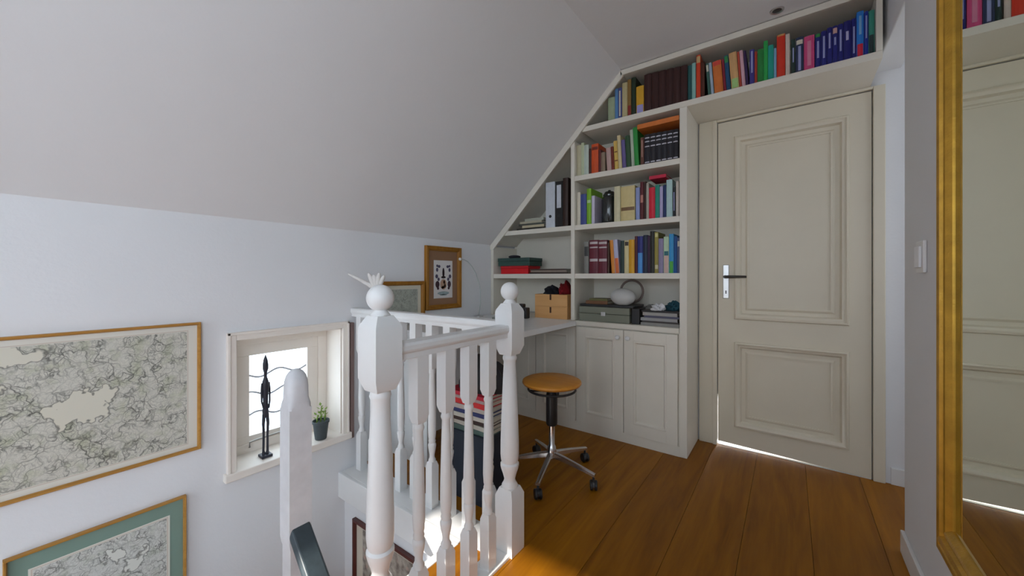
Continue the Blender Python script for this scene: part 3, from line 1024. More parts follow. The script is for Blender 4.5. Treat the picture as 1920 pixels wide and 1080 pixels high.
# middle compartment: red box, dark teal box, flat albums
def lid_box(x0, x1, y0, y1, z0, z1, col, label, lidf=0.3):
    cx_, cy_ = (x0 + x1) / 2, (y0 + y1) / 2
    hx_, hy_, h_ = (x1 - x0) / 2, (y1 - y0) / 2, z1 - z0
    o = thing('storage_box', label, 'box', (cx_, cy_, z0))
    box('body', (-hx_ + 0.003, hx_ - 0.003, -hy_ + 0.003, hy_ - 0.003, 0, h_ * (1 - lidf)), bookmat(col), o, 0.002)
    box('lid', (-hx_, hx_, -hy_, hy_, h_ * (1 - lidf) + 0.0005, h_), bookmat(tuple(int(c * 0.9) for c in col)), o, 0.003)
    return o


z1 = SH[1] + 0.0006
lid_box(X5(112, 680), X5(268, 680), 2.375, 2.55, z1, z1 + 0.062, (176, 14, 24), 'flat bright red box under the dark teal box')
lid_box(X5(98, 620), X5(276, 620), 2.372, 2.56, z1 + 0.063, z1 + 0.125, (36, 62, 56), 'dark teal box stacked on the red box', 0.45)
o = MB().ball((0, 0, 0.012), 0.05, 0.05, 0.014).build('fabric_roll', mat('dark_knit', srgb(52, 50, 60), 0.9, var=0.3, scale=60), None, smooth=True, loc=(X5(160, 580), 2.45, z1 + 0.1255))
tag(o, 'small dark cloth bundle lying on the dark teal box', 'cloth')
zc = z1
for k_, (a, b_, th_, col, lab) in enumerate([(278, 494, 0.012, (46, 34, 28), 'bottom dark brown album of the thin pile beside the red box'),
                                             (284, 490, 0.012, (112, 100, 90), 'taupe middle album of the thin pile beside the red box'),
                                             (280, 486, 0.010, (54, 40, 34), 'dark top album of the thin pile beside the red box')]):
    flat_book(X5(a, 680), X5(b_, 680) - 0.004, 2.37, 2.60, zc, th_, col, lab, 'album', 'album', 'thin pile of albums')
    zc += th_ + 0.0006

# ------------------------------------------------------------------ wooden drawer boxes with cloths on the desk level
zt = 0.7506
M_slot = mat('slot_dark', srgb(70, 38, 12), 0.7, var=0.1)
fy = 2.345
xb0, xb1 = onY(1003, 600, fy)[0], onY(1065, 600, fy)[0] - 0.006
w2 = (xb1 - xb0) / 2
for k_, lab in enumerate(('lower light wooden box with dark grip slot on the desk end', 'upper light wooden box with dark grip slot, cloths on top')):
    o = thing('wooden_box', lab, 'box', ((xb0 + xb1) / 2, fy, zt + k_ * 0.0865), 'stacked wooden boxes')
    m = MB()
    m.box(-w2, w2, 0, 0.009, 0, 0.086).box(-w2, w2, 0.22, 0.229, 0, 0.086).box(-w2, -w2 + 0.009, 0.009, 0.22, 0, 0.086).box(w2 - 0.009, w2, 0.009, 0.22, 0, 0.086)
    m.box(-w2 + 0.009, w2 - 0.009, 0.009, 0.22, 0, 0.008)
    m.build('body', M_boxwood, o, bevel=0.0015)
    if k_ == 0:
        box('slot', (-0.008, 0.006, -0.0012, 0.001, 0.040, 0.082), M_slot, o)
    else:
        box('slot', (-0.008, 0.006, -0.0012, 0.001, 0.046, 0.0862), M_slot, o)


def lump(name, c, r, m, label, cat, seed=1, amp=0.25, seg=24, rows=14):
    """soft crumpled cloth-like form resting on z = c.z"""
    rnd = random.Random(seed)
    ph = [(rnd.uniform(0, 6), rnd.uniform(1, 4), rnd.uniform(1, 4)) for _ in range(5)]
    b_ = MB().ball((0, 0, 0), 1, seg=seg, rows=rows)
    vs_ = []
    for x, y, z in b_.v:
        k = 1 + amp * sum(math.sin(p[0] + p[1] * 2.2 * x + p[2] * 2.5 * y + 1.7 * z * p[1]) for p in ph) / 3.2
        zz = z * k * r[2] if z > -0.2 else -0.2 * r[2]
        vs_.append((x * k * r[0], y * k * r[1], zz + 0.2 * r[2]))
    b_.v = vs_
    o = b_.build(name, m, None, smooth=True, loc=c)
    return tag(o, label, cat)


ztop = zt + 0.0865 + 0.0865
box_c = (xb0 + xb1) / 2
lump('folded_cloth', (box_c - 0.04, fy + 0.09, ztop), (0.058, 0.07, 0.052), mat('black_cloth', (0.012, 0.013, 0.02, 1), 0.9, var=0.3, scale=40), 'black cloth bundle on the left of the wooden boxes', 'cloth', 3)
lump('folded_cloth', (box_c + 0.058, fy + 0.12, ztop), (0.034, 0.08, 0.072), mat('red_cloth', srgb(150, 18, 30), 0.9, var=0.3, scale=40), 'dark red cloth bundle on the right of the wooden boxes', 'cloth', 8)

# black gadget and note block left of the wooden boxes
gx_ = onY(987, 590, 2.30)[0]
o = thing('camera_body', 'small black camera on the desk, half hidden behind the far newel', 'camera', (gx_, 2.24, zt))
box('body', (-0.055, 0.055, -0.025, 0.025, 0, 0.078), M_black, o, 0.006)
box('prism_hump', (-0.022, 0.022, -0.022, 0.022, 0.078, 0.104), M_black, o, 0.006)
l_ = MB().lathe([(0.030, 0), (0.030, 0.03), (0.027, 0.034), (0.027, 0.06), (0.022, 0.06), (0.020, 0.05)], seg=24)
l_.v = [(x, -0.025 - z, 0.04 + y) for x, y, z in l_.v]
l_.build('lens', M_black, o, smooth=True)
flat_book(gx_ - 0.08, gx_ + 0.055, 2.00, 2.14, zt, 0.022, (112, 118, 112), 'grey note block on the desk behind the far newel', 'note_block', 'note block')

# ------------------------------------------------------------------ bottom right compartment
def X8(x, y=900, Y=2.36):
    return onY(*c8(x, y), Y)[0]


z0 = 0.7506
o = thing('flat_case', 'flat grey-green case on the worktop under the white oval', 'case', ((X8(118) + X8(562)) / 2, 2.365, z0))
hw = (X8(562) - X8(118)) / 2
MG = mat('case_grey', alb(96, 98, 86), 0.6, var=0.05)
box('body', (-hw, hw, 0, 0.25, 0, 0.052), MG, o, 0.004)
box('lid', (-hw, hw, 0, 0.25, 0.0535, 0.098), MG, o, 0.004)
box('clasp', (-0.015, 0.015, -0.004, 0.0, 0.04, 0.066), M_alu, o, 0.001)
z2 = z0 + 0.0985
bl = box('tray', (-hw * 0.99, hw * 1.12, 0, 0.22, 0, 0.016), M_black, None, 0.003, loc=(o.location.x, 2.372, z2))
tag(bl, 'thin black tray lying on the grey-green case', 'tray')
z3 = z2 + 0.0165
flat_book(X8(165), X8(355), 2.39, 2.52, z3, 0.022, (92, 60, 34), 'brown pouch-like book on the black tray left of the white oval')
flat_book(X8(190), X8(350), 2.40, 2.51, z3 + 0.0226, 0.014, (80, 78, 40), 'olive booklet on top of the brown book left of the oval')
ov = MB().ball((0, 0, 0.0), 0.083, 0.05, 0.057, seg=32, rows=18)
ov.v = [(x, y, max(z, -0.053) + 0.053) for x, y, z in ov.v]
o = ov.build('oval_speaker', mat('oval_grey', (0.55, 0.55, 0.53, 1), 0.5, var=0.03), None, smooth=True, loc=(X8(485), 2.405, z3))
tag(o, 'pale grey oval cushion-shaped object on the black tray', 'ornament')
rg = MB().ball((0, 0, 0), 0.078, 0.052, 0.004, seg=28, rows=6)
rpath = [(0.076 * math.cos(2 * math.pi * i / 40), 0, 0.0835 + 0.076 * math.sin(2 * math.pi * i / 40)) for i in range(40)]
hp_ = MB().tube(rpath, 0.0075, 10, closed=True).build('hoop', mat('hoop_taupe', alb(104, 90, 84), 0.6, var=0.1), None, smooth=True, loc=(X8(585, 700, 2.56), 2.56, z3 + 0.001))
tag(hp_, 'taupe ring leaning upright behind the pale grey oval', 'hoop')
bx = box('black_box', (X8(576), X8(646), 2.375, 2.58, z0, z0 + 0.097), M_black, None, 0.003)
tag(bx, 'black box between grey case and paper stack', 'box')
zc = z0
stk = [(662, 1006, 0.018, (110, 108, 104), 'grey magazine at the bottom of the worktop paper stack'),
       (672, 1000, 0.010, (40, 36, 34), 'dark folder second from bottom in the worktop paper stack'),
       (660, 990, 0.018, (120, 120, 120), 'pale grey magazine third from bottom in the worktop paper stack'),
       (690, 1006, 0.012, (60, 60, 78), 'slate folder fourth from bottom in the worktop paper stack'),
       (675, 985, 0.020, (128, 126, 122), 'light grey magazine fifth from bottom in the worktop paper stack'),
       (668, 1004, 0.012, (22, 20, 20), 'black folder on top of the worktop paper stack')]
for a, b_, th_, col, lab in stk:
    flat_book(X8(a), X8(b_) - 0.003, 2.362 + random.uniform(0, 0.012), 2.57, zc, th_, col, lab, 'magazine', 'magazine', 'paper stack on the worktop', 0.0)
    zc += th_ + 0.0006
lump('crumpled_paper', (X8(795, 760), 2.40, zc), (0.036, 0.036, 0.030), mat('white_paper', (0.82, 0.82, 0.84, 1), 0.7, var=0.04), 'crumpled white paper on the worktop paper stack', 'paper', 5, 0.4)
lump('folded_cloth', (X8(915, 760), 2.45, zc), (0.044, 0.05, 0.040), mat('teal_cloth', srgb(34, 84, 98), 0.85, var=0.3, scale=50), 'dark teal cloth bundle beside the crumpled white paper', 'cloth', 11, 0.3)
lump('folded_cloth', (X8(705, 770), 2.50, zc), (0.036, 0.04, 0.022), mat('grey_cloth', srgb(130, 128, 122), 0.85, var=0.2, scale=50), 'grey cloth left of the crumpled white paper', 'cloth', 21, 0.3)

# ------------------------------------------------------------------ stool
sx_, sy_ = -1.02, 1.74
so = thing('swivel_stool', 'round wooden swivel stool on a chrome five-star base with castors', 'stool', (sx_, sy_, 0))
MB().lathe([(0.001, 0.474), (0.13, 0.474), (0.150, 0.480), (0.157, 0.489), (0.155, 0.498), (0.145, 0.503), (0.06, 0.500), (0.001, 0.498)], seg=40).build('seat', M_seat, so, smooth=True)
rp = [(0.125 * math.cos(2 * math.pi * i / 32), 0.125 * math.sin(2 * math.pi * i / 32), 0.452) for i in range(32)]
rg = MB().tube(rp, 0.006, 8, closed=True)
for i in range(4):
    a = math.pi / 4 + i * math.pi / 2
    rg.tube([(0.02 * math.cos(a), 0.02 * math.sin(a), 0.446), (0.10 * math.cos(a), 0.10 * math.sin(a), 0.446), (0.125 * math.cos(a), 0.125 * math.sin(a), 0.452), (0.125 * math.cos(a), 0.125 * math.sin(a), 0.474)], 0.005, 6)
rg.build('height_ring', M_black, so, smooth=True)
MB().lathe([(0.045, 0.466), (0.045, 0.474), (0.02, 0.474)], seg=24).build('seat_plate', M_black, so, smooth=True)
MB().lathe([(0.018, 0.466), (0.026, 0.44), (0.030, 0.42), (0.030, 0.27), (0.026, 0.262)], seg=24).build('gas_lift_cover', M_black, so, smooth=True)
MB().lathe([(0.0155, 0.265), (0.0155, 0.16), (0.022, 0.15), (0.026, 0.12), (0.026, 0.095), (0.018, 0.085)], seg=24).build('column', M_steel, so, smooth=True)
arm_rings = []
arm = MB()
rr_ = []
for t_ in [0, 0.25, 0.5, 0.75, 1.0]:
    x = 0.02 + 0.232 * t_
    hw_ = 0.016 - 0.005 * t_
    zt_ = 0.122 - 0.040 * t_ ** 1.2
    zb_ = zt_ - (0.026 - 0.012 * t_)
    rr_.append([(x, -hw_, zb_), (x, hw_, zb_), (x, hw_ * 0.9, zt_ - 0.004), (x, hw_ * 0.4, zt_), (x, -hw_ * 0.4, zt_), (x, -hw_ * 0.9, zt_ - 0.004)])
arm.rings(rr_)
arm_me = arm.mesh('base_arm', M_steel, True)
cm = MB()
for s_ in (-1, 1):
    wv = MB().lathe([(0.006, 0.004), (0.021, 0.004), (0.024, 0.007), (0.024, 0.015), (0.021, 0.018), (0.006, 0.018)], seg=20)
    cm.add([(x, s_ * z, 0.024 + y) for x, y, z in wv.v], wv.f)
cm.lathe([(0.006, 0.040), (0.006, 0.072)], 0, 0, 10)
cm.rings([[(0.02 * math.cos(a), y, 0.026 + 0.022 * math.sin(a)) for a in [R(-10), R(30), R(60), R(90), R(120), R(150), R(190)]] for y in (-0.005, 0.005)])
cm.v = [(x + 0.0, y, z) for x, y, z in cm.v]
cast_me = cm.mesh('castor', M_black, True)
for i, a in enumerate((-75, -2, 70, 142, 214)):
    o = link('base_arm', arm_me, so)
    o.rotation_euler = (0, 0, R(a))
    c = link('castor', cast_me, o, (0.243, 0, 0))
    c.rotation_euler = (0, 0, R((30, -60, 80, 10, 45)[i]))

# ------------------------------------------------------------------ crate, magazines and bag under the desk
o = thing('storage_crate', 'dark navy storage crate under the desk behind the far balusters', 'crate', (-1.22, 1.405, 0))
M_nav = mat('crate_navy', srgb(34, 44, 58), 0.6, var=0.1)
m = MB()
m.box(-0.15, 0.12, -0.11, -0.10, 0, 0.30).box(-0.15, 0.12, 0.10, 0.11, 0, 0.30).box(-0.15, -0.14, -0.10, 0.10, 0, 0.30).box(0.11, 0.12, -0.10, 0.10, 0, 0.30).box(-0.14, 0.11, -0.10, 0.10, 0, 0.01)
m.build('body', M_nav, o, bevel=0.002)
box('lid', (-0.155, 0.125, -0.115, 0.115, 0.3005, 0.318), M_nav, o, 0.003)
zc = 0.3187
for k_, (th_, col, lab) in enumerate([(0.024, (60, 78, 72), 'grey-green folder at the bottom of the pile on the navy crate'),
                                      (0.020, (150, 145, 135), 'cream magazine second from bottom on the navy crate'),
                                      (0.016, (46, 30, 26), 'dark brown magazine third from bottom on the navy crate'),
                                      (0.020, (160, 155, 145), 'off-white magazine fourth from bottom on the navy crate'),
                                      (0.018, (34, 40, 80), 'navy magazine fifth from bottom on the navy crate'),
                                      (0.022, (150, 140, 132), 'beige magazine sixth from bottom on the navy crate'),
                                      (0.024, (190, 40, 40), 'red magazine seventh from bottom on the navy crate'),
                                      (0.014, (140, 120, 116), 'rose-grey magazine under the black bag'),
                                      (0.018, (150, 22, 40), 'crimson magazine directly under the black bag')]):
    j = random.uniform(-0.01, 0.01)
    flat_book(-1.36 + j, -1.10 + j, 1.305, 1.51, zc, th_, col, lab, 'magazine', 'magazine', 'magazine pile under the desk', random.uniform(-0.05, 0.05))
    zc += th_ + 0.0007
lump('shoulder_bag', (-1.22, 1.42, zc), (0.14, 0.10, 0.13), mat('black_nylon', (0.014, 0.014, 0.016, 1), 0.7, var=0.3, scale=30), 'slumped black bag on the magazine pile under the desk', 'bag', 14, 0.15)

# ------------------------------------------------------------------ framed maps and pictures
def frame_on_left(name, label, cat, y0, y1, z0, z1, fw, fd, fmat, prof=None):
    cy_, cz_ = (y0 + y1) / 2, (z0 + z1) / 2
    hy_, hz_ = (y1 - y0) / 2, (z1 - z0) / 2
    o = thing(name, label, cat, (KX, cy_, cz_))
    prof = prof or [(0, 0.001), (0, fd * 0.8), (fw * 0.25, fd), (fw * 0.7, fd * 0.95), (fw, fd * 0.55), (fw, 0.001)]
    m_ = MB()
    rs_ = []
    for (y, z, ay, az) in ((-hy_, -hz_, 1, 1), (hy_, -hz_, -1, 1), (hy_, hz_, -1, -1), (-hy_, hz_, 1, -1)):
        rs_.append([(d, y + ay * i, z + az * i) for i, d in prof])
    m_.rings(rs_, loop=True).build('frame', fmat, o)
    return o, hy_, hz_


def map_mat(name, seas, inkscale, paper, tint, neat):
    """procedural antique map: sea shapes, coast lines, rivers and borders, neat-line frame"""
    m_ = bpy.data.materials.new(name)
    m_.use_nodes = True
    nt = m_.node_tree
    p = nt.nodes['Principled BSDF']
    p.inputs['Roughness'].default_value = 0.35
    tc = nt.nodes.new('ShaderNodeTexCoord')
    n1 = nd(nt, 'ShaderNodeTexNoise', i_Vector=tc.outputs['Object'], i_Scale=inkscale * 0.9, i_Detail=2.5, i_Roughness=0.55)
    sp = nt.nodes.new('ShaderNodeSeparateXYZ')
    nt.links.new(tc.outputs['Object'], sp.inputs[0])
    spn = nt.nodes.new('ShaderNodeSeparateColor')
    nt.links.new(n1.outputs['Color'], spn.inputs[0])
    jy = mth(nt, 'ADD', sp.outputs[1], mth(nt, 'MULTIPLY', mth(nt, 'SUBTRACT', spn.outputs[0], 0.5), 0.12))
    jz = mth(nt, 'ADD', sp.outputs[2], mth(nt, 'MULTIPLY', mth(nt, 'SUBTRACT', spn.outputs[1], 0.5), 0.12))
    d = None
    for (cy_, cz_, ry, rz) in seas:
        a = mth(nt, 'DIVIDE', mth(nt, 'SUBTRACT', jy, cy_), ry)
        c = mth(nt, 'DIVIDE', mth(nt, 'SUBTRACT', jz, cz_), rz)
        q_ = mth(nt, 'SQRT', mth(nt, 'ADD', mth(nt, 'MULTIPLY', a, a), mth(nt, 'MULTIPLY', c, c)))
        q_ = mth(nt, 'MULTIPLY', mth(nt, 'SUBTRACT', q_, 1.0), min(ry, rz))
        d = q_ if d is None else mth(nt, 'MINIMUM', d, q_)
    land = mth(nt, 'MULTIPLY', mth(nt, 'ADD', d, 0.0005), 2000.0, True)
    coast = mth(nt, 'SUBTRACT', 1.0, mth(nt, 'MULTIPLY', mth(nt, 'ABSOLUTE', d), 220.0, True), True)
    off = nt.nodes.new('ShaderNodeVectorMath')
    off.operation = 'MULTIPLY_ADD'
    nt.links.new(n1.outputs['Color'], off.inputs[0])
    off.inputs[1].default_value = (0.07, 0.07, 0.07)
    nt.links.new(tc.outputs['Object'], off.inputs[2])
    lines = None
    for sc_, th_, st_ in ((inkscale * 0.75, 0.065, 1.0), (inkscale * 1.7, 0.085, 0.75), (inkscale * 3.4, 0.12, 0.36)):
        v_ = nd(nt, 'ShaderNodeTexVoronoi', feature='DISTANCE_TO_EDGE', i_Vector=off.outputs[0], i_Scale=sc_)
        l_ = mth(nt, 'MULTIPLY', mth(nt, 'SUBTRACT', 1.0, mth(nt, 'DIVIDE', v_.outputs['Distance'], th_), True), st_)
        lines = l_ if lines is None else mth(nt, 'MAXIMUM', lines, l_)
    n2 = nd(nt, 'ShaderNodeTexNoise', i_Vector=tc.outputs['Object'], i_Scale=inkscale * 0.7, i_Detail=3.0)
    n3 = nd(nt, 'ShaderNodeTexNoise', i_Vector=tc.outputs['Object'], i_Scale=260.0, i_Detail=2.0)
    dens = mth(nt, 'MULTIPLY', mth(nt, 'SUBTRACT', n2.outputs['Fac'], 0.22), 2.6, True)
    speck = mth(nt, 'MULTIPLY', mth(nt, 'MULTIPLY', mth(nt, 'SUBTRACT', n3.outputs['Fac'], 0.50), 5.0, True), 0.25)
    ink = mth(nt, 'MULTIPLY', mth(nt, 'MAXIMUM', mth(nt, 'MULTIPLY', lines, dens), speck), land)
    ink = mth(nt, 'MAXIMUM', ink, mth(nt, 'MULTIPLY', coast, 0.85))
    n4 = nd(nt, 'ShaderNodeTexNoise', i_Vector=tc.outputs['Object'], i_Scale=inkscale * 0.9, i_Detail=2.0)
    tf = mth(nt, 'MULTIPLY', mth(nt, 'MULTIPLY', mth(nt, 'SUBTRACT', n4.outputs['Fac'], 0.50), 5.0, True), mth(nt, 'MULTIPLY', land, 0.8))
    base = mixc(nt, tf, paper, tint)
    base = mixc(nt, mth(nt, 'MULTIPLY', land, 0.30), base, (0.56, 0.57, 0.56, 1))
    # neat-line and margin
    ay = mth(nt, 'ABSOLUTE', sp.outputs[1])
    az = mth(nt, 'ABSOLUTE', sp.outputs[2])
    inside = mth(nt, 'MULTIPLY', mth(nt, 'LESS_THAN', ay, neat[0]), mth(nt, 'LESS_THAN', az, neat[1]))
    ink = mth(nt, 'MULTIPLY', ink, inside)
    mx = mth(nt, 'MAXIMUM', mth(nt, 'SUBTRACT', ay, neat[0]), mth(nt, 'SUBTRACT', az, neat[1]))
    nl = mth(nt, 'SUBTRACT', 1.0, mth(nt, 'MULTIPLY', mth(nt, 'ABSOLUTE', mth(nt, 'SUBTRACT', mx, 0.003)), 400.0, True), True)
    base = mixc(nt, inside, (0.74, 0.72, 0.64, 1), base)
    base = mixc(nt, mth(nt, 'MULTIPLY', nl, 0.55), base, (0.45, 0.30, 0.22, 1))
    colr = mixc(nt, ink, base, (0.085, 0.085, 0.075, 1))
    nt.links.new(colr, p.inputs['Base Color'])
    return m_


o, hy, hz_ = frame_on_left('framed_map', 'large antique sea-and-coast map in a thin oak frame', 'framed map', -0.27, 0.482, 0.352, 0.866, 0.011, 0.02, M_frame_oak)
cy0, cz0 = (-0.27 + 0.482) / 2, (0.352 + 0.866) / 2
mm = map_mat('antique_map', [(0.155 - cy0, 0.605 - cz0, 0.068, 0.062), (0.20 - cy0, 0.635 - cz0, 0.045, 0.030), (0.0 - cy0, 0.805 - cz0, 0.10, 0.030), (-0.13 - cy0, 0.68 - cz0, 0.13, 0.11)],
             26.0, (0.70, 0.67, 0.56, 1), (0.46, 0.48, 0.28, 1), (hy - 0.043, hz_ - 0.034))
box('map_sheet', (0.002, 0.006, -hy + 0.010, hy - 0.010, -hz_ + 0.010, hz_ - 0.010), mm, o)

o, hy, hz_ = frame_on_left('framed_map', 'smaller antique map with green mount in a thin oak frame', 'framed map', 0.002, 0.436, -0.27, 0.184, 0.009, 0.02, M_frame_oak)
M_mount = mat('green_mount', srgb(126, 150, 138), 0.85, var=0.04)
box('mount', (0.002, 0.005, -hy + 0.008, hy - 0.008, -hz_ + 0.008, hz_ - 0.008), M_mount, o)
mm = map_mat('antique_map_small', [(0.08, 0.05, 0.035, 0.02), (0.02, 0.10, 0.02, 0.03)], 30.0, (0.72, 0.72, 0.66, 1), (0.52, 0.56, 0.44, 1), (hy - 0.058, hz_ - 0.066))
box('map_sheet', (0.0048, 0.0066, -hy + 0.048, hy - 0.048, -hz_ + 0.058, hz_ - 0.058), mm, o)

# heraldic print
o, hy, hz_ = frame_on_left('framed_print', 'heraldic print with brown mount in a gilt brown frame', 'framed print', 1.655, 1.985, 0.828, 1.258, 0.032, 0.026, M_frame_brown,
                           [(0, 0.001), (0, 0.022), (0.005, 0.026), (0.012, 0.022), (0.018, 0.024), (0.026, 0.018), (0.032, 0.012), (0.032, 0.001)])
box('mount', (0.002, 0.006, -hy + 0.03, hy - 0.03, -hz_ + 0.03, hz_ - 0.03), mat('brown_mount', srgb(148, 112, 84), 0.85, var=0.05), o)
sh = box('print_sheet', (0.0058, 0.0072, -0.088, 0.086, -0.140, 0.120), mat('print_paper', (0.74, 0.70, 0.68, 1), 0.7, var=0.04), o)


def blot(pts, name, col):
    m_ = MB()
    for (y, z, ry, rz) in pts:
        n_ = 16
        m_.prism([(y + ry * math.cos(2 * math.pi * i / n_), z + rz * math.sin(2 * math.pi * i / n_)) for i in range(n_)], 0, 0.0072, 0.0078)
    m_.build(name, mat('ink_' + name, srgb(*col), 0.7, var=0.15, scale=80), sh)


blot([(-0.058, 0.055, 0.010, 0.014), (-0.040, 0.078, 0.012, 0.010), (-0.058, 0.082, 0.008, 0.009), (-0.062, 0.010, 0.012, 0.014), (-0.045, -0.01, 0.010, 0.012)], 'mantling', (84, 78, 104))
blot([(0.058, 0.055, 0.010, 0.014), (0.040, 0.078, 0.012, 0.010), (0.058, 0.082, 0.008, 0.009), (0.062, 0.010, 0.012, 0.014), (0.045, -0.01, 0.010, 0.012)], 'mantling', (84, 78, 104))
blot([(-0.055, -0.045, 0.018, 0.024), (0.055, -0.045, 0.016, 0.024), (-0.05, -0.072, 0.010, 0.010), (0.05, -0.072, 0.010, 0.010)], 'supporter', (70, 48, 58))
blot([(0, 0.035, 0.010, 0.034), (0, 0.004, 0.022, 0.008)], 'crest_tower', (52, 34, 42))
blot([(0, -0.045, 0.030, 0.036)], 'shield', (196, 158, 132))
blot([(-0.006, -0.066, 0.014, 0.010), (0.008, -0.03, 0.009, 0.012), (0.014, -0.055, 0.008, 0.014)], 'shield_charge', (126, 62, 48))
blot([(0, -0.106, 0.055, 0.012), (0, -0.118, 0.034, 0.006)], 'motto_scroll', (160, 176, 178))

# smaller landscape print, half behind the near newel
o, hy, hz_ = frame_on_left('framed_print', 'landscape old print in a brown frame, lower left of the heraldic print', 'framed print', 1.27, 1.648, 0.762, 1.022, 0.026, 0.024, M_frame_brown)
box('mount', (0.002, 0.006, -hy + 0.024, hy - 0.024, -hz_ + 0.024, hz_ - 0.024), mat('cream_mount', (0.66, 0.62, 0.50, 1), 0.85, var=0.04), o)
mm = map_mat('old_print', [(0.4, 0.4, 0.02, 0.02)], 60.0, (0.42, 0.44, 0.34, 1), (0.30, 0.33, 0.24, 1), (hy - 0.052, hz_ - 0.050))
box('print_sheet', (0.0058, 0.0072, -hy + 0.05, hy - 0.05, -hz_ + 0.048, hz_ - 0.048), mm, o)

# picture hanging in the stairwell under the far balusters
o = thing('framed_print', 'patterned print in a dark red frame low in the stairwell', 'framed print', (-1.50, WY + 0.02, -0.46))
m = MB()
rs = []
for (x, z, ax, az) in ((-0.335, -0.25, 1, 1), (0.30, -0.25, -1, 1), (0.30, 0.25, -1, -1), (-0.335, 0.25, 1, -1)):
    rs.append([(x + ax * i, -d, z + az * i) for i, d in [(0, 0.001), (0, 0.02), (0.012, 0.022), (0.018, 0.012), (0.018, 0.001)]])
m.rings(rs, loop=True).build('frame', mat('dark_red_frame', srgb(84, 34, 28), 0.4, var=0.15), o)
box('mount', (-0.32, 0.285, -0.005, -0.002, -0.235, 0.235), mat('sand_mount', (0.62, 0.56, 0.46, 1), 0.8, var=0.05), o)
pm = bpy.data.materials.new('floral_print')
pm.use_nodes = True
nt = pm.node_tree
tc = nt.nodes.new('ShaderNodeTexCoord')
a = nd(nt, 'ShaderNodeTexNoise', i_Vector=tc.outputs['Object'], i_Scale=28.0, i_Detail=4.0)
c = nd(nt, 'ShaderNodeTexVoronoi', i_Vector=tc.outputs['Object'], i_Scale=22.0)
k1 = mixc(nt, mth(nt, 'MULTIPLY', mth(nt, 'SUBTRACT', a.outputs['Fac'], 0.35), 3.0, True), (0.16, 0.13, 0.11, 1), (0.52, 0.47, 0.40, 1))
k2 = mixc(nt, mth(nt, 'SUBTRACT', 1.0, mth(nt, 'MULTIPLY', c.outputs['Distance'], 3.2), True), k1, (0.50, 0.30, 0.24, 1))
nt.links.new(k2, nt.nodes['Principled BSDF'].inputs['Base Color'])
box('print_sheet', (-0.26, 0.265, -0.0065, -0.0045, -0.215, 0.215), pm, o)

# ------------------------------------------------------------------ mirror on the right wall
my0, my1, mz0, mz1, mw = 0.58, 1.535, 0.302, 2.16, 0.098
mo = thing('wall_mirror', 'tall mirror in a ribbed gold frame on the right wall', 'mirror', (RX, (my0 + my1) / 2, mz0))
hy = (my1 - my0) / 2
prof = [(0, 0.001), (0, 0.016), (0.006, 0.022), (0.016, 0.021), (0.020, 0.016), (0.030, 0.018), (0.040, 0.026), (0.052, 0.024), (0.056, 0.017), (0.062, 0.016), (0.068, 0.020), (0.074, 0.018), (0.085, 0.009), (0.085, 0.001)]
m = MB()
rs = []
for (y, z, ay, az) in ((-hy, 0, 1, 1), (hy, 0, -1, 1), (hy, mz1 - mz0, -1, -1), (-hy, mz1 - mz0, 1, -1)):
    rs.append([(-d * 1.2, y + ay * i * 0.76, z + az * i) for i, d in prof])
m.rings(rs, loop=True).build('frame', M_gold, mo)
box('glass', (-0.008, -0.002, -hy + 0.06, hy - 0.06, 0.08, mz1 - mz0 - 0.08), M_mirror, mo)

# light switch between mirror and opening
sw = thing('light_switch', 'white rocker light switch beside the gold mirror frame', 'switch', (RX, 1.785, 1.115))
box('plate', (-0.010, -0.0005, -0.042, 0.042, -0.052, 0.052), M_trim, sw, 0.003)
box('rocker', (-0.017, -0.010, -0.027, 0.027, -0.034, 0.034), mat('switch_white', (0.86, 0.87, 0.9, 1), 0.3, var=0.01), sw, 0.002)

# recessed downlight
dl = thing('downlight', 'small recessed ceiling spotlight above the books', 'downlight', (-0.05, 2.265, CZ))
MB().lathe([(0.030, 0.0), (0.030, -0.004), (0.026, -0.006), (0.020, -0.004), (0.020, 0.0)], seg=28).build('trim_ring', M_alu, dl, smooth=True)
MB().lathe([(0.020, -0.001), (0.001, -0.0015)], seg=24).build('lamp', mat('lamp_dark', (0.03, 0.03, 0.03, 1), 0.3, var=0.1), dl)

# ------------------------------------------------------------------ small things on sill and rail
# slender dark figurine
zsill = wz0 + 0.0043
f = fig = thing('figurine', 'tall slender dark figurine standing on the window sill', 'figurine', (KX - 0.035, 0.734, zsill))
M_ebony = mat('ebony', srgb(40, 42, 56), 0.4, var=0.3, scale=40)
box('base', (-0.030, 0.030, -0.028, 0.028, 0, 0.012), M_ebony, f, 0.002)
m = MB()
for s_ in (-1, 1):
    m.tube([(0, s_ * 0.009, 0.010), (0, s_ * 0.011, 0.03), (0.002, s_ * 0.010, 0.10), (0.003, s_ * 0.012, 0.155), (0, s_ * 0.008, 0.20)], [0.010, 0.006, 0.006, 0.008, 0.010], 10)
m.tube([(0, 0, 0.185), (0, 0, 0.21), (0.002, 0, 0.245), (0, 0, 0.29), (0, 0, 0.33), (0, 0, 0.352), (0, 0, 0.372), (0, 0, 0.392), (0.001, 0, 0.41), (0.001, 0, 0.43), (0, 0, 0.452), (0, 0, 0.475)],
       [0.012, 0.017, 0.013, 0.014, 0.019, 0.016, 0.0085, 0.0085, 0.0145, 0.0145, 0.011, 0.002], 14)
m.build('body', M_ebony, f, smooth=True)
for s_ in (-1, 1):
    MB().tube([(0, s_ * 0.016, 0.345), (0.002, s_ * 0.021, 0.31), (0.004, s_ * 0.021, 0.26), (0.012, s_ * 0.013, 0.225)], [0.007, 0.006, 0.005, 0.005], 8).build('arm', M_ebony, f, smooth=True)

fig.scale = (0.8, 0.8, 1.0)
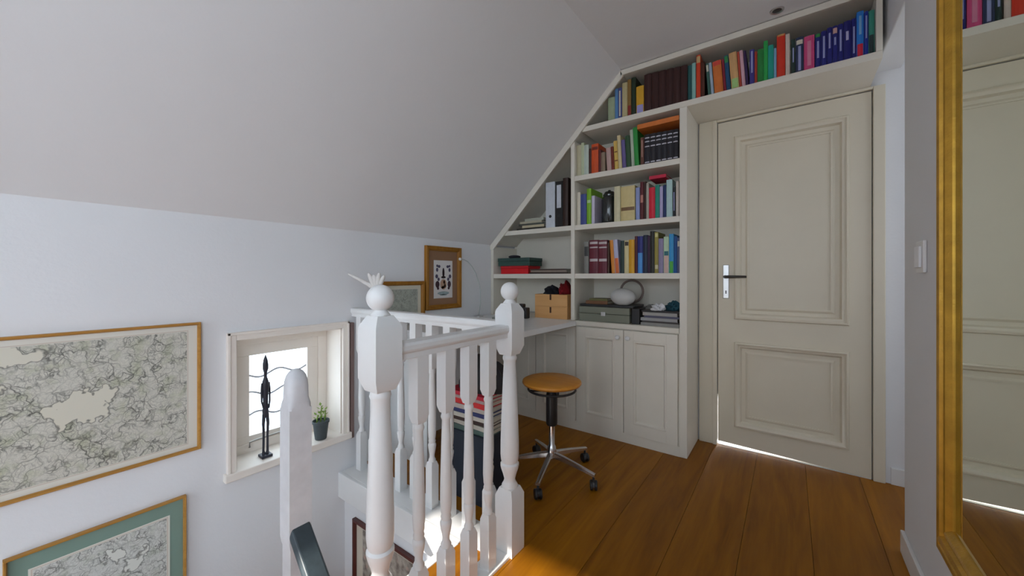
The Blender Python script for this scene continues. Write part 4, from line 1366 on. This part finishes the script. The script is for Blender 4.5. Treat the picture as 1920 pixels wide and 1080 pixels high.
# potted plant on the sill
pp = thing('potted_plant', 'small succulent in a dark grey pot on the sill', 'plant', (KX - 0.02, 0.985, zsill))
MB().lathe([(0.026, 0), (0.028, 0.003), (0.037, 0.082), (0.041, 0.084), (0.041, 0.096), (0.037, 0.096), (0.035, 0.085), (0.001, 0.083)], seg=24).build('pot', mat('pot_slate', srgb(64, 74, 78), 0.6, var=0.1), pp, smooth=True)
rnd = random.Random(4)
M_leaf = mat('leaf_green', srgb(132, 162, 62), 0.5, var=0.35, scale=30)
for i in range(3):
    bx_, by_ = rnd.uniform(-0.015, 0.015), (-0.018, 0.004, 0.020)[i]
    hh = (0.045, 0.085, 0.06)[i]
    MB().tube([(bx_, by_, 0.082), (bx_ + 0.004, by_ + 0.004, 0.082 + hh)], 0.003, 6).build('stem', M_leaf, pp)
    for j in range(int(hh / 0.008)):
        a = j * 2.4
        zz = 0.09 + j * 0.0085
        l = 0.020
        c_, s2 = math.cos(a), math.sin(a)
        p0 = Vector((bx_, by_, zz))
        d_ = Vector((c_, s2, 0.7)) * l
        sd = Vector((-s2, c_, 0)) * 0.007
        up = Vector((0, 0, 0.003))
        MB().add([p0, p0 + d_ * 0.5 + sd, p0 + d_, p0 + d_ * 0.5 - sd, p0 + d_ * 0.5 + up, p0 + d_ * 0.5 - up],
                 [(0, 1, 4), (1, 2, 4), (2, 3, 4), (3, 0, 4), (1, 0, 5), (2, 1, 5), (3, 2, 5), (0, 3, 5)]).build('leaf', M_leaf, pp)

# white branching ornament on the far rail
ob = thing('branch_ornament', 'white branch-like ornament on the far rail behind the near newel ball', 'ornament', (-1.735, N2, 0.878))
M_cor = mat('bone_white', (0.80, 0.77, 0.73, 1), 0.6, var=0.08, scale=40, bump=0.3)
MB().lathe([(0.024, 0), (0.026, 0.006), (0.014, 0.014), (0.010, 0.05), (0.012, 0.09), (0.016, 0.11)], seg=16).build('stem', M_cor, ob, smooth=True)
cv_, sv_ = cY, sY
for (dx, dz0, dzt, r0, r1) in ((-0.150, 0.10, 0.187, 0.012, 0.006), (-0.045, 0.09, 0.19, 0.017, 0.011), (-0.018, 0.09, 0.182, 0.017, 0.012), (0.012, 0.09, 0.192, 0.017, 0.011), (0.038, 0.09, 0.178, 0.015, 0.010)):
    pts = [(dx * t_ * cv_, dx * t_ * sv_, dz0 + (dzt - dz0) * (t_ ** 0.8)) for t_ in (0, 0.3, 0.6, 0.85, 1.0)]
    MB().tube(pts, [r0, r0 * 0.9, (r0 + r1) / 2, r1, r1 * 0.5], 10).build('branch', M_cor, ob, smooth=True)

# thin wire lamp arm bending down from the heraldic print to the desk
wl = thing('wire_lamp', 'thin grey wire lamp arching from the desk to the heraldic print', 'lamp', (KX + 0.05, 2.14, 0.7506))
MB().lathe([(0.035, 0), (0.035, 0.006), (0.006, 0.012)], seg=20).build('base', M_alu, wl, smooth=True)
pts = [(0, 0.0, 0.008), (0, 0.02, 0.10), (0, 0.015, 0.22), (0, -0.03, 0.32), (0, -0.075, 0.375), (0, -0.12, 0.41), (0, -0.16, 0.423), (0, -0.19, 0.425)]
MB().tube(pts, 0.0035, 8).build('arm', mat('wire_grey', (0.52, 0.56, 0.55, 1), 0.4, 0.3, var=0.05), wl, smooth=True)
MB().ball((0, -0.20, 0.425), 0.011).build('lamp_head', mat('lamp_pearl', (0.75, 0.72, 0.64, 1), 0.3, var=0.02), wl, smooth=True)
